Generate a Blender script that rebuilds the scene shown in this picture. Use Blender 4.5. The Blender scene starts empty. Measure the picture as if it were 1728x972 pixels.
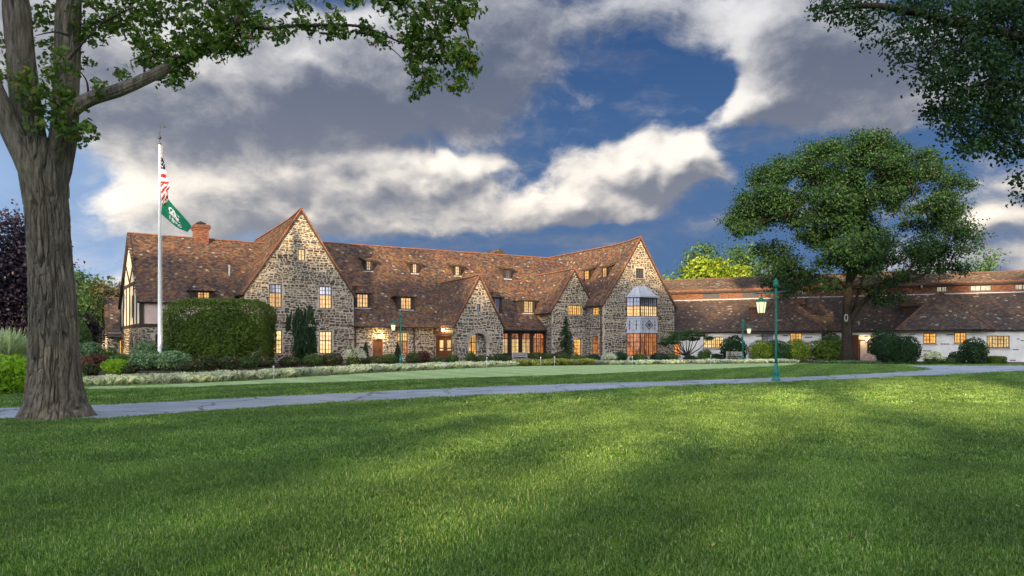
import bpy, math, random
import numpy as np
from mathutils import Vector, Matrix
from mathutils.geometry import tessellate_polygon
R = math.radians
rng = np.random.default_rng(7)
random.seed(7)
sc = bpy.context.scene
col = sc.collection

# ------------------------------------------------------------------ camera
EYE = 1.6; F = 1250.0; CX = 864.0; HY = 582.0      # picture units of the 1728 px wide frame
cam = bpy.data.objects.new('camera', bpy.data.cameras.new('camera'))
col.objects.link(cam); sc.camera = cam
cam.location = (0, 0, EYE); cam.rotation_euler = (R(90), 0, 0)
cam.data.sensor_width = 36; cam.data.lens = F / 1728 * 36
cam.data.shift_y = (HY - 486) / 1728
cam.data.clip_start = 0.1; cam.data.clip_end = 6000

# ------------------------------------------------------------------ world, sun, exposure
SUN_EL, SUN_AZ = 9.0, 198.0        # azimuth clockwise from +Y (north): the sun is behind the camera, a little to the left
EXPOSURE = 2.0
SUN_STRENGTH = 2.9
SKY_STRENGTH = 0.05
sun_dir = Vector((math.sin(R(SUN_AZ)) * math.cos(R(SUN_EL)), math.cos(R(SUN_AZ)) * math.cos(R(SUN_EL)), math.sin(R(SUN_EL))))
sun = bpy.data.objects.new('sun', bpy.data.lights.new('sun', 'SUN'))
col.objects.link(sun); sun.rotation_euler = sun_dir.to_track_quat('Z', 'Y').to_euler(); sun.location = (0, -60, 60)
sun.data.energy = SUN_STRENGTH; sun.data.angle = R(1.2); sun.data.color = (1.0, 0.72, 0.40)
sc.view_settings.view_transform = 'Standard'; sc.view_settings.look = 'None'
sc.view_settings.exposure = EXPOSURE; sc.view_settings.gamma = 1
sc.view_settings.use_curve_mapping = False
sc.cycles.max_bounces = 6; sc.cycles.diffuse_bounces = 3; sc.cycles.glossy_bounces = 2
sc.cycles.transmission_bounces = 3; sc.cycles.transparent_max_bounces = 6
sc.cycles.sample_clamp_indirect = 6
sc.cycles.use_denoising = True

class NT:
    """small helper to write node trees as expressions"""
    def __init__(s, tree): s.t = tree; s.n = tree.nodes; s.l = tree.links
    def node(s, typ, inputs=None, **kw):
        n = s.n.new(typ)
        for k, v in kw.items(): setattr(n, k, v)
        for k, v in (inputs or {}).items(): s.put(n.inputs[k], v)
        return n
    def put(s, sock, v):
        if isinstance(v, bpy.types.NodeSocket): s.l.new(v, sock)
        elif isinstance(v, bpy.types.Node): s.l.new(v.outputs[0], sock)
        else:
            if sock.type == 'RGBA' and isinstance(v, (tuple, list)) and len(v) == 3: v = (*v, 1)
            sock.default_value = v
    def m(s, op, a, b=None, c=None, clamp=False):
        n = s.n.new('ShaderNodeMath'); n.operation = op; n.use_clamp = clamp
        s.put(n.inputs[0], a)
        if b is not None: s.put(n.inputs[1], b)
        if c is not None: s.put(n.inputs[2], c)
        return n.outputs[0]
    def v(s, op, a, b=None, out=0):
        n = s.n.new('ShaderNodeVectorMath'); n.operation = op
        s.put(n.inputs[0], a)
        if b is not None:
            s.put(n.inputs[3 if op == 'SCALE' else 1], b)
        return n.outputs[out]
    def mix(s, f, a, b, blend='MIX'):
        n = s.n.new('ShaderNodeMix'); n.data_type = 'RGBA'; n.blend_type = blend
        s.put(n.inputs[0], f); s.put(n.inputs[6], a); s.put(n.inputs[7], b)
        return n.outputs[2]
    def ramp(s, f, stops, interp='LINEAR'):
        n = s.n.new('ShaderNodeValToRGB'); cr = n.color_ramp; cr.interpolation = interp
        while len(cr.elements) > 1: cr.elements.remove(cr.elements[-1])
        for i, (p, c) in enumerate(stops):
            e = cr.elements[0] if i == 0 else cr.elements.new(p)
            e.position = p; e.color = (*c, 1) if len(c) == 3 else c
        s.put(n.inputs[0], f); return n.outputs[0]
    def noise(s, vec=None, scale=5, detail=4, rough=.55, dist=0, out=0, lac=2.0):
        n = s.n.new('ShaderNodeTexNoise'); n.inputs['Scale'].default_value = scale
        n.inputs['Detail'].default_value = detail; n.inputs['Roughness'].default_value = rough
        n.inputs['Distortion'].default_value = dist; n.inputs['Lacunarity'].default_value = lac
        if vec is not None: s.put(n.inputs['Vector'], vec)
        return n.outputs[out]
    def smooth(s, v, a, b):
        n = s.n.new('ShaderNodeMapRange'); n.interpolation_type = 'SMOOTHSTEP'
        s.put(n.inputs[0], v); n.inputs[1].default_value = a; n.inputs[2].default_value = b
        return n.outputs[0]

def pdir(px, py):
    return Vector(((px - CX) / F, 1, (HY - py) / F)).normalized()

world = bpy.data.worlds.new('World'); sc.world = world; world.use_nodes = True
world.node_tree.nodes.clear()
W = NT(world.node_tree)
# cloud density field as a group, read twice (here and a little towards the light) to shade the clouds
g = bpy.data.node_groups.new('cloud_field', 'ShaderNodeTree')
g.interface.new_socket('Vector', in_out='INPUT', socket_type='NodeSocketVector')
g.interface.new_socket('Density', in_out='OUTPUT', socket_type='NodeSocketFloat')
G = NT(g); gi = G.node('NodeGroupInput'); go = G.node('NodeGroupOutput')
vec = gi.outputs[0]
w1 = G.v('SUBTRACT', G.noise(vec, 3.2, 3, .5, out=1), (.5, .5, .5))
w2 = G.v('SUBTRACT', G.noise(vec, 13, 3, .55, out=1), (.5, .5, .5))
vw = G.v('ADD', G.v('ADD', vec, G.v('SCALE', w1, 0.075)), G.v('SCALE', w2, 0.04))
# blobs: where the banks of cloud and the blue openings stand, as directions in the sky
blobs = [(250,80,230,120,.62),(560,140,260,90,.75),(300,250,200,55,.5),(800,90,150,80,.5),(560,330,170,52,.5),
         (400,340,150,50,.4),(240,350,150,50,.55),(620,368,170,20,.3),(700,285,120,30,.35),(800,275,50,16,.3),(1100,310,90,40,.5),(1165,270,40,40,.5),(1010,350,110,30,.4),(1225,310,60,24,.4),(900,365,60,28,.4),
         (1330,70,130,80,.75),(1440,130,110,70,.6),(1290,20,60,60,.5),(1275,165,60,24,.5),(1250,205,40,16,.35),(1500,190,60,26,.3),(1684,380,30,12,.75),(1560,225,50,14,.3),
         (1640,450,110,26,.3),(1060,10,110,26,.4),(850,20,100,40,.3),
         (930,200,70,60,-.5),(1010,130,110,40,-.25),(885,270,55,50,-.6),(1220,120,46,80,-.55),(1010,225,50,24,-.4),(1000,415,330,36,-.85),(700,245,160,12,-.35),(1130,140,60,50,-.6),(1200,150,60,50,-.55),(1100,180,120,40,-.5),(1240,230,50,24,-.3),
         (50,300,90,150,-.6),(1330,300,170,60,-.8),(1620,260,110,36,-.5),(560,15,110,22,-.4)]
puffs = [(1135,290,110,50,1.0),(1010,350,90,34,.8),(1225,312,50,24,.7),(720,285,130,34,.9),(560,325,120,34,.5),(1270,170,60,28,.8),(905,330,50,30,.6),(1684,380,40,18,.7)]
brights = [(260,290,150,34,.45),(170,345,100,34,.45),(740,272,100,22,.55),(520,100,40,16,.4),(1150,262,70,26,.7),(1050,300,70,20,.5),(1260,30,60,60,.6),(400,140,60,40,.35),
           (600,372,120,12,.3),(1280,160,50,18,.5),(940,305,60,18,.3),(600,300,120,14,.3),(230,210,80,26,.2),(300,60,80,40,.2),
           (640,190,220,50,-.45),(340,215,190,30,-.3),(250,130,150,30,-.2),(1450,120,110,60,-.35),(1120,345,120,16,-.3),(1480,60,90,60,-.25),(820,110,90,80,-.35)]
def gauss(Gt, vv, vraw, px, py, sx, sy, wt):
    c = pdir(px, py); e1 = Vector((c.y, -c.x, 0)).normalized(); e2 = e1.cross(c)
    if e2.z < 0: e2 = -e2
    a = Gt.v('DOT_PRODUCT', vv, tuple(e1 * (F / sx)), out=1); b = Gt.v('DOT_PRODUCT', vv, tuple(e2 * (F / sy)), out=1)
    r2 = Gt.m('ADD', Gt.m('MULTIPLY', a, a), Gt.m('MULTIPLY', b, b))
    gss = Gt.m('MULTIPLY', Gt.m('EXPONENT', Gt.m('MULTIPLY', r2, -1.0)), Gt.m('GREATER_THAN', Gt.v('DOT_PRODUCT', vraw, tuple(c), out=1), 0.0))
    return Gt.m('MULTIPLY', gss, wt)
tot = None
for bl in blobs:
    term = gauss(G, vw, vec, *bl)
    tot = term if tot is None else G.m('ADD', tot, term)
fb = G.noise(G.v('MULTIPLY', vw, (1, 1, 1.8)), 4.6, 10, .64)
fb2 = G.noise(G.v('MULTIPLY', vec, (1, 1, 2.2)), 1.7, 2, .5)
dens = G.m('ADD', G.m('ADD', tot, G.m('MULTIPLY', G.m('SUBTRACT', fb, .5), 2.3)), G.m('MULTIPLY', G.m('SUBTRACT', fb2, .5), .5))
pm = None
for bl in puffs:
    term = gauss(G, vw, vec, *bl); pm = term if pm is None else G.m('MAXIMUM', pm, term)
pv = G.v('ADD', vec, G.v('SCALE', w2, .05))
def puff(sc_):
    n = G.node('ShaderNodeTexVoronoi', {'Vector': G.v('MULTIPLY', pv, (1, 1, 1.3)), 'Scale': sc_}); n.feature = 'SMOOTH_F1'; n.inputs['Smoothness'].default_value = .35; return n.outputs['Distance']
bil = G.m('SUBTRACT', .95, G.m('ADD', G.m('MULTIPLY', puff(17), .9), G.m('MULTIPLY', puff(41), .45)))
dens = G.m('ADD', dens, G.m('MULTIPLY', pm, G.m('MULTIPLY', bil, 1.75)))
G.put(go.inputs[0], dens)
tc = W.node('ShaderNodeTexCoord').outputs['Generated']
sky = W.node('ShaderNodeTexSky'); sky.sky_type = 'NISHITA'; sky.sun_disc = False
sky.sun_elevation = R(SUN_EL); sky.sun_rotation = R(SUN_AZ); sky.air_density = 1.3; sky.dust_density = .6; sky.ozone_density = 3.0
skyc = W.v('MULTIPLY', W.v('SCALE', sky.outputs[0], SKY_STRENGTH), (.115, .185, .34))
def field(v):
    n = W.node('ShaderNodeGroup'); n.node_tree = g; W.put(n.inputs[0], v); return n.outputs[0]
d0 = field(tc); ldir = tuple(Vector((-.45, -.1, .8)).normalized() * .022)
d1 = field(W.v('ADD', tc, ldir))
sep = W.node('ShaderNodeSeparateXYZ', {0: tc}); x = sep.outputs[0]; z = sep.outputs[2]
wv_ = W.v('ADD', tc, W.v('SCALE', W.v('SUBTRACT', W.noise(tc, 6, 4, .6, out=1), (.5,.5,.5)), .16))
alpha = W.smooth(d0, -.14, .40)
wisp = W.m('MULTIPLY', W.smooth(W.noise(W.v('MULTIPLY', W.v('ADD', wv_, W.v('SCALE', tc, 1.0)), (1.2, 1.2, 3.6)), 2.6, 7, .62), .46, .80), .75)
alpha = W.m('MAXIMUM', alpha, wisp)
thick = W.smooth(d0, .25, 1.3)
bw = None
for bl in brights:
    term = gauss(W, wv_, tc, *bl); bw = term if bw is None else W.m('ADD', bw, term)
fine = W.m('MULTIPLY', W.m('SUBTRACT', W.noise(W.v('MULTIPLY', wv_, (1,1,1.8)), 7, 7, .62), .5), 1.0)
lit = W.m('ADD', W.m('ADD', W.m('MULTIPLY', W.m('SUBTRACT', d0, d1), 1.0), W.m('ADD', fine, W.m('MULTIPLY', bw, 1.0))), .22)
big_ = W.m('MULTIPLY', W.m('SUBTRACT', W.noise(W.v('MULTIPLY', wv_, (1,1,2.0)), 3.0, 5, .6), .5), 1.1)
lite = W.smooth(W.m('SUBTRACT', W.m('ADD', lit, big_), W.m('MULTIPLY', thick, .28)), -.45, 1.22)
sund = W.v('DOT_PRODUCT', tc, tuple(sun_dir), out=1)
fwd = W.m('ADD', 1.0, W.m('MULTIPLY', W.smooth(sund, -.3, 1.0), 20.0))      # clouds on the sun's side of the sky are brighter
darkc = W.mix(W.smooth(z, .05, .42), (.074, .076, .086), (.030, .037, .056))
brightc = W.mix(W.smooth(z, .08, .45), (.34, .305, .255), (.21, .21, .215))
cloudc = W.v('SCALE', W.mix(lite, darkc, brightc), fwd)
# pale veil of thin high cloud low in the west
veil = W.m('MULTIPLY', W.smooth(x, -.08, -.60), W.smooth(z, .60, .0))
veil = W.m('MULTIPLY', veil, W.m('ADD', .55, W.m('MULTIPLY', W.noise(W.v('MULTIPLY', tc, (1, 1, 3)), 4, 4), .8)), clamp=True)
low = W.m('MULTIPLY', W.smooth(z, .50, .02), .96)
skyc = W.mix(low, skyc, (.024, .045, .092))
sky2 = W.mix(W.m('MULTIPLY', veil, .9), skyc, (.115, .165, .245))
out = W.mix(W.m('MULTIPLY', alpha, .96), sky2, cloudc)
out = W.mix(W.smooth(z, 0.0, -.02), out, (.05, .06, .04))      # below the horizon: plain ground tone
bg = W.node('ShaderNodeBackground', {0: out, 1: 1.0})
wo = W.node('ShaderNodeOutputWorld', {0: bg.outputs[0]})
world.cycles.sampling_method = 'MANUAL'; world.cycles.sample_map_resolution = 512

# ------------------------------------------------------------------ generic helpers
def link(o, parent=None):
    col.objects.link(o)
    if parent is not None: o.parent = parent
    return o
def tag(o, label=None, cat=None, group=None, kind=None):
    if label: o['label'] = label
    if cat: o['category'] = cat
    if group: o['group'] = group
    if kind: o['kind'] = kind
    return o
def empty(name, loc, rz=0, label=None, cat=None, group=None):
    o = bpy.data.objects.new(name, None); o.empty_display_size = .5
    link(o); o.location = loc; o.rotation_euler = (0, 0, rz)
    return tag(o, label, cat, group)
def mesh_arrays(name, verts, faces, mats, parent=None, smooth=False, matidx=None, attr=None):
    """verts (N,3), faces: one (M,k) array or a list of them"""
    if isinstance(faces, np.ndarray): faces = [faces]
    me = bpy.data.meshes.new(name)
    verts = np.asarray(verts, np.float32)
    me.vertices.add(len(verts)); me.vertices.foreach_set('co', verts.ravel())
    nl = sum(f.size for f in faces); nf = sum(len(f) for f in faces)
    me.loops.add(nl); me.polygons.add(nf)
    me.loops.foreach_set('vertex_index', np.concatenate([f.ravel() for f in faces]).astype(np.int32))
    tots = np.concatenate([np.full(len(f), f.shape[1]) for f in faces]).astype(np.int32)
    starts = np.concatenate([[0], np.cumsum(tots)[:-1]]).astype(np.int32)
    me.polygons.foreach_set('loop_start', starts)
    try: me.polygons.foreach_set('loop_total', tots)
    except Exception: pass
    if matidx is not None: me.polygons.foreach_set('material_index', matidx.astype(np.int32))
    me.polygons.foreach_set('use_smooth', np.full(nf, smooth))
    for m in (mats if isinstance(mats, (list, tuple)) else [mats]): me.materials.append(m)
    me.update(calc_edges=True); me.validate()
    o = bpy.data.objects.new(name, me)
    return link(o, parent)

class MB:
    def __init__(s, xf=None): s.v = []; s.f = []; s.mi = []; s.xf = xf
    def add(s, vs, fs, mi=0):
        b = len(s.v)
        for p in vs: s.v.append(tuple(s.xf(p)) if s.xf else tuple(p))
        for f in fs: s.f.append([b + i for i in f]); s.mi.append(mi)
    def frame_box(s, P, e, n, s0, s1, z0, z1, d0, d1, mi=0):
        """box spanning s0..s1 along e, z0..z1 up, d0..d1 along n (outwards)"""
        P = Vector(P); e = Vector(e); n = Vector(n); k = Vector((0, 0, 1))
        vs = [P + e * a + k * b + n * c for c in (d0, d1) for b in (z0, z1) for a in (s0, s1)]
        s.add(vs, [(0,1,3,2),(4,6,7,5),(0,4,5,1),(2,3,7,6),(0,2,6,4),(1,5,7,3)], mi)
    def box(s, x0, x1, y0, y1, z0, z1, mi=0):
        s.frame_box((0,0,0), (1,0,0), (0,1,0), x0, x1, z0, z1, y0, y1, mi)
    def beam(s, a, b, w, t, n, mi=0, off=0):
        """a bar from a to b, w wide in the wall plane, t proud along n"""
        a = Vector(a); b = Vector(b); n = Vector(n).normalized(); d = (b - a).normalized(); q = d.cross(n).normalized() * (w / 2)
        vs = [p + q * sg + n * c for c in (off, off + t) for p in (a, b) for sg in (-1, 1)]
        s.add(vs, [(0,2,3,1),(4,5,7,6),(0,1,5,4),(2,6,7,3),(0,4,6,2),(1,3,7,5)], mi)
    def tube(s, pts, radii, sides=8, mi=0, cap=True):
        b0 = []; pts = [Vector(p) for p in pts]
        vs = []; prev = None
        for i, p in enumerate(pts):
            d = (pts[min(i + 1, len(pts) - 1)] - pts[max(i - 1, 0)]).normalized()
            if prev is None: q = d.orthogonal().normalized()
            else: q = (prev - d * prev.dot(d)).normalized()
            prev = q; r = d.cross(q)
            for k in range(sides):
                an = 2 * math.pi * k / sides
                vs.append(p + (q * math.cos(an) + r * math.sin(an)) * radii[i])
        fs = []
        for i in range(len(pts) - 1):
            for k in range(sides):
                k2 = (k + 1) % sides
                fs.append((i*sides+k, i*sides+k2, (i+1)*sides+k2, (i+1)*sides+k))
        if cap: fs.append(tuple(range(sides))[::-1]); fs.append(tuple(range((len(pts)-1)*sides, len(pts)*sides)))
        s.add(vs, fs, mi)
    def lathe(s, prof, sides=16, c=(0,0,0), mi=0):
        s.tube([(c[0], c[1], c[2] + z) for r, z in prof], [max(r, 1e-4) for r, z in prof], sides, mi)
    def poly(s, pts, mi=0): s.add(pts, [tuple(range(len(pts)))], mi)
    def build(s, name, mats, parent=None, smooth=False, kind=None):
        me = bpy.data.meshes.new(name); me.from_pydata(s.v, [], s.f)
        for m in (mats if isinstance(mats, (list, tuple)) else [mats]): me.materials.append(m)
        me.polygons.foreach_set('material_index', s.mi)
        me.polygons.foreach_set('use_smooth', [smooth] * len(s.f)); me.update()
        o = link(bpy.data.objects.new(name, me), parent)
        if kind: o['kind'] = kind
        return o

def catmull(P, n=8):
    P = [np.array(p, float) for p in P]; out = []
    Q = [2*P[0]-P[1]] + P + [2*P[-1]-P[-2]]
    for i in range(1, len(Q) - 2):
        for k in range(n):
            t = k / n; a, b, c, d = Q[i-1], Q[i], Q[i+1], Q[i+2]
            out.append(.5*((2*b)+(-a+c)*t+(2*a-5*b+4*c-d)*t*t+(-a+3*b-3*c+d)*t**3))
    out.append(P[-1]); return out
def gp(px, py):                      # a picture point on the ground
    Y = EYE * F / (py - HY); return ((px - CX) / F * Y, Y)
def at(px, py, Y): return Vector(((px - CX) / F * Y, Y, EYE + (HY - py) / F * Y))
def pip(x, y, poly):
    x = np.asarray(x); y = np.asarray(y); ins = np.zeros(x.shape, bool); n = len(poly)
    for i in range(n):
        x0, y0 = poly[i]; x1, y1 = poly[(i + 1) % n]
        if y0 == y1: continue
        c = ((y0 > y) != (y1 > y)) & (x < (x1 - x0) * (y - y0) / (y1 - y0) + x0)
        ins ^= c
    return ins

def _h(ix, iy, iz, seed):
    n = (ix * 374761393 + iy * 668265263 + iz * 2147483647 + seed * 974711) & 0xffffffff
    n = ((n ^ (n >> 13)) * 1274126177) & 0xffffffff
    return ((n ^ (n >> 16)) & 0xffff) / 65535.0
def vnoise(x, y, z, seed=0):
    x, y, z = np.broadcast_arrays(x, y, z)
    ix = np.floor(x).astype(np.int64); iy = np.floor(y).astype(np.int64); iz = np.floor(z).astype(np.int64)
    fx = x - ix; fy = y - iy; fz = z - iz
    fx = fx*fx*(3-2*fx); fy = fy*fy*(3-2*fy); fz = fz*fz*(3-2*fz)
    r = 0
    for a in (0, 1):
        for b in (0, 1):
            for c in (0, 1):
                r = r + _h(ix+a, iy+b, iz+c, seed) * (fx if a else 1-fx) * (fy if b else 1-fy) * (fz if c else 1-fz)
    return r
def fbm(x, y, z, o=4, seed=0):
    r = 0; a = .5; f = 1
    for i in range(o): r = r + a * vnoise(x*f, y*f, z*f, seed+i); a *= .5; f *= 2.03
    return r

# ------------------------------------------------------------------ materials
def mat(name, fn, rough=.8, spec=.3, **kw):
    m = bpy.data.materials.new(name); m.use_nodes = True; m.node_tree.nodes.clear()
    t = NT(m.node_tree); o = t.node('ShaderNodeOutputMaterial')
    b = t.node('ShaderNodeBsdfPrincipled', {'Roughness': rough, 'Specular IOR Level': spec})
    for k, v in kw.items(): t.put(b.inputs[k.replace('_', ' ')], v)
    r = fn(t, b) if fn else None
    if r is not None: t.put(b.inputs['Base Color'], r)
    t.put(o.inputs[0], b.outputs[0]); m['o'] = 1
    return m
def objc(t): return t.node('ShaderNodeTexCoord').outputs['Object']
def pos(t): return t.node('ShaderNodeNewGeometry').outputs['Position']
def isl(t): return t.node('ShaderNodeNewGeometry').outputs['Random Per Island']
def bump(t, b, h, strength=.4, dist=.02):
    n = t.node('ShaderNodeBump', {'Strength': strength, 'Distance': dist, 'Height': h}); t.put(b.inputs['Normal'], n.outputs[0])
def plain(name, c, rough=.7, var=.25, scale=6, bumpd=.01, **kw):
    def fn(t, b):
        n = t.noise(objc(t), scale, 5, .6)
        bump(t, b, t.noise(objc(t), scale * 6, 3, .6), .5, bumpd)
        k = [max(0, v * (1 - var)) for v in c]; h = [min(1, v * (1 + var)) for v in c]
        return t.ramp(n, [(.25, k), (.75, h)])
    return mat(name, fn, rough, **kw)

def stone_fn(stops):
    def fn(t, b):
        c = t.ramp(isl(t), stops, 'CONSTANT')
        n = t.noise(objc(t), 9, 5, .65)
        c = t.mix(.75, c, t.ramp(n, [(.25, (.55, .55, .55)), (.75, (1.35, 1.32, 1.28))]), 'MULTIPLY')
        bump(t, b, t.noise(objc(t), 22, 4, .6), .6, .02); return c
    return fn
M = {}
M['stone'] = mat('rubble_stone', stone_fn([(0,(.065,.060,.058)),(.16,(.12,.098,.078)),(.28,(.15,.135,.12)),(.38,(.19,.14,.09)),(.5,(.050,.046,.048)),
    (.62,(.085,.085,.095)),(.72,(.19,.155,.115)),(.79,(.13,.07,.046)),(.86,(.065,.054,.048)),(.96,(.26,.23,.18))]), .85)
def mortar(t, b):
    n = t.noise(objc(t), 3, 6, .65); bump(t, b, t.noise(objc(t), 26, 4, .7), .8, .03)
    return t.ramp(n, [(.25, (.33,.285,.22)), (.75, (.53,.465,.36))])
M['mortar'] = mat('lime_mortar', mortar, .95)
def tile_fn(stops):
    def fn(t, b):
        c = t.ramp(isl(t), stops, 'CONSTANT')
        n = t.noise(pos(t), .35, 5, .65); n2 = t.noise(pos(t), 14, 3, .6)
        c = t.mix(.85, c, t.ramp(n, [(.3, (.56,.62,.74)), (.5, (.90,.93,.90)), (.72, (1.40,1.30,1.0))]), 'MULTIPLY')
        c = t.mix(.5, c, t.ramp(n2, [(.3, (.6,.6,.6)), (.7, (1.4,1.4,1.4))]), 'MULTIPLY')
        bump(t, b, n2, .5, .01); return c
    return fn
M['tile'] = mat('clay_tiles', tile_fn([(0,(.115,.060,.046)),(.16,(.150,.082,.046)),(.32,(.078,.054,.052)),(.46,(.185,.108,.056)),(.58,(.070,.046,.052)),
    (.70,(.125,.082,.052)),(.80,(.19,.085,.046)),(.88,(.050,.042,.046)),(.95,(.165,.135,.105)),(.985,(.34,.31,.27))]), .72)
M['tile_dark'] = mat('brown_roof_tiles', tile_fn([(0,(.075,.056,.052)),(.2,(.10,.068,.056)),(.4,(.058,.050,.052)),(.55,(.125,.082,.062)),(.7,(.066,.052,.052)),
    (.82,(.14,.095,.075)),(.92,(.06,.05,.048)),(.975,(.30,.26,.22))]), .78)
M['deck'] = plain('roof_deck', (.05,.038,.034), .9)
M['ridge'] = plain('terracotta_ridge', (.20,.085,.05), .75, .35, 2)
M['ridge_dark'] = plain('brown_ridge_tiles', (.12,.066,.046), .8, .35, 2)
M['timber'] = plain('dark_timber', (.035,.027,.022), .7, .4, 12)
M['frame'] = plain('window_timber', (.045,.026,.018), .55, .3, 12)
M['door'] = plain('oak_door', (.13,.048,.020), .5, .35, 5)
M['plaster'] = plain('cream_plaster', (.60,.55,.44), .9, .10, 1.5, .02)
M['plaster_pink'] = plain('pinkish_plaster', (.58,.46,.41), .9, .08, 1.5, .02)
M['plaster_white'] = plain('whitewashed_wall', (.62,.61,.58), .9, .16, 1.2, .03)
M['lead'] = plain('grey_lead', (.38,.40,.45), .5, .3, 4)
M['lead_dark'] = plain('dark_lead_ornament', (.07,.07,.08), .6)
M['metal_dark'] = plain('dark_metal', (.03,.028,.026), .5)
M['downpipe'] = plain('brown_downpipe', (.07,.035,.025), .5)
M['green_paint'] = plain('green_lamp_paint', (.012,.16,.12), .4, .2, 10, .003)
M['pole'] = plain('white_pole_paint', (.62,.64,.62), .35, .06, 3, .002)
M['white'] = plain('white_paint', (.75,.75,.72), .5, .05)
def brickm(t, b):
    n = t.node('ShaderNodeTexBrick', {'Vector': t.v('MULTIPLY', t.node('ShaderNodeTexCoord').outputs['UV'], (1,1,1)), 'Scale': 1, 'Color1': (.22,.075,.04), 'Color2': (.30,.13,.075), 'Mortar': (.34,.27,.22), 'Mortar Size': .012, 'Brick Width': .23, 'Row Height': .085})
    return n.outputs[0]
def brick_fn(t, b):
    return t.mix(.6, t.ramp(isl(t), [(0,(.20,.065,.038)),(.3,(.30,.115,.06)),(.6,(.36,.17,.09)),(.85,(.15,.06,.04))], 'CONSTANT'), t.noise(objc(t), 20, 3, .6, out=0), 'MULTIPLY')
M['brick'] = mat('red_brick', lambda t, b: t.ramp(isl(t), [(0,(.12,.05,.035)),(.3,(.16,.07,.045)),(.6,(.19,.10,.065)),(.85,(.09,.045,.035))], 'CONSTANT'), .85)
def glow(name, c1, c2, st, sc_=1.2, dark=.0):
    m = bpy.data.materials.new(name); m.use_nodes = True; m.node_tree.nodes.clear(); t = NT(m.node_tree)
    o = t.node('ShaderNodeOutputMaterial'); b = t.node('ShaderNodeBsdfPrincipled', {'Base Color': (.03,.03,.03), 'Roughness': .08, 'Specular IOR Level': .6})
    oi = t.node('ShaderNodeObjectInfo').outputs['Random']
    p = t.v('ADD', objc(t), t.v('SCALE', (13.7, 7.1, 3.3), oi))
    n = t.noise(t.v('MULTIPLY', p, (1.0, 1.0, .55)), sc_, 3, .6)
    n2 = t.noise(p, sc_ * 4.5, 2, .6)
    c = t.ramp(n, [(.32, c2), (.62, c1)])
    s = t.m('MULTIPLY', t.m('ADD', t.m('ADD', -.25, t.m('MULTIPLY', oi, .9)), t.m('MULTIPLY', n2, 1.9)), st, clamp=False)
    s = t.m('MAXIMUM', s, .04)
    t.put(b.inputs['Emission Color'], c); t.put(b.inputs['Emission Strength'], s)
    t.put(o.inputs[0], b.outputs[0]); m.cycles.emission_sampling = 'NONE'
    return m
M['glow'] = glow('lit_window_glass', (1.0,.56,.13), (.62,.22,.03), .23)
M['glow_pale'] = glow('pale_lit_window_glass', (1.0,.70,.30), (.62,.34,.10), .23)
M['glow_red'] = glow('orange_lit_window_glass', (.95,.30,.06), (.10,.02,.01), .24, 2.2)
M['clerestory'] = glow('clerestory_glass', (.55,.50,.36), (.35,.32,.24), .3)
M['glass'] = mat('sky_reflecting_glass', None, .06, .9, Base_Color=(.16,.18,.24), Metallic=.55)
M['lamp_glass'] = mat('frosted_lantern_glass', None, .3, .5, Base_Color=(.55,.5,.3), Emission_Color=(1,.85,.48), Emission_Strength=.28)
M['bulb'] = mat('glowing_bulb', None, .3, .5, Base_Color=(.9,.8,.6), Emission_Color=(1,.78,.42), Emission_Strength=5)

def leafmat(name, stops, trans=.35, rough=.5, scale=.8):
    m = bpy.data.materials.new(name); m.use_nodes = True; m.node_tree.nodes.clear(); t = NT(m.node_tree)
    o = t.node('ShaderNodeOutputMaterial')
    c = t.ramp(isl(t), stops)
    n = t.noise(pos(t), scale, 3, .6)
    c = t.mix(.8, c, t.ramp(n, [(.3, (.6,.62,.7)), (.7, (1.45,1.4,1.2))]), 'MULTIPLY')
    d = t.node('ShaderNodeBsdfPrincipled', {'Base Color': c, 'Roughness': rough, 'Specular IOR Level': .25})
    tr = t.node('ShaderNodeBsdfTranslucent', {'Color': t.mix(1, c, (1.5,1.45,.6), 'MULTIPLY')})
    mx = t.node('ShaderNodeMixShader', {0: trans, 1: d.outputs[0], 2: tr.outputs[0]})
    t.put(o.inputs[0], mx.outputs[0]); return m
L = {}
L['oak'] = leafmat('oak_leaves', [(0,(.035,.085,.012)),(.5,(.065,.14,.02)),(.85,(.12,.20,.03)),(.97,(.16,.19,.04)),(1,(.25,.13,.05))])
L['maple'] = leafmat('dark_green_leaves', [(0,(.008,.028,.010)),(.6,(.016,.048,.015)),(1,(.035,.085,.020))], .25)
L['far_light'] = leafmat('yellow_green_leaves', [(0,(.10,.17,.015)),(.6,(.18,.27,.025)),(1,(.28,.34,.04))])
L['far'] = leafmat('mid_green_leaves', [(0,(.03,.075,.03)),(.6,(.055,.12,.045)),(1,(.10,.18,.055))])
L['purple'] = leafmat('purple_leaves', [(0,(.018,.014,.03)),(.6,(.035,.028,.055)),(1,(.06,.05,.08))], .2)
L['bronze'] = leafmat('bronze_green_leaves', [(0,(.05,.05,.03)),(.6,(.09,.08,.045)),(1,(.14,.13,.06))], .25)
L['hedge'] = leafmat('clipped_yew', [(0,(.035,.07,.008)),(.6,(.07,.12,.012)),(1,(.12,.18,.02))], .2)
L['conifer'] = leafmat('conifer_green', [(0,(.012,.035,.014)),(.6,(.022,.06,.022)),(1,(.04,.09,.03))], .15)
L['shrub'] = leafmat('shrub_green', [(0,(.03,.07,.018)),(.6,(.065,.125,.03)),(1,(.12,.19,.05))], .25)
L['bright'] = leafmat('lime_shrub_leaves', [(0,(.14,.30,.01)),(.6,(.22,.42,.02)),(1,(.34,.52,.05))], .35)
L['grey'] = leafmat('grey_green_leaves', [(0,(.05,.11,.05)),(.6,(.11,.20,.09)),(1,(.24,.36,.20))], .2)
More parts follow.
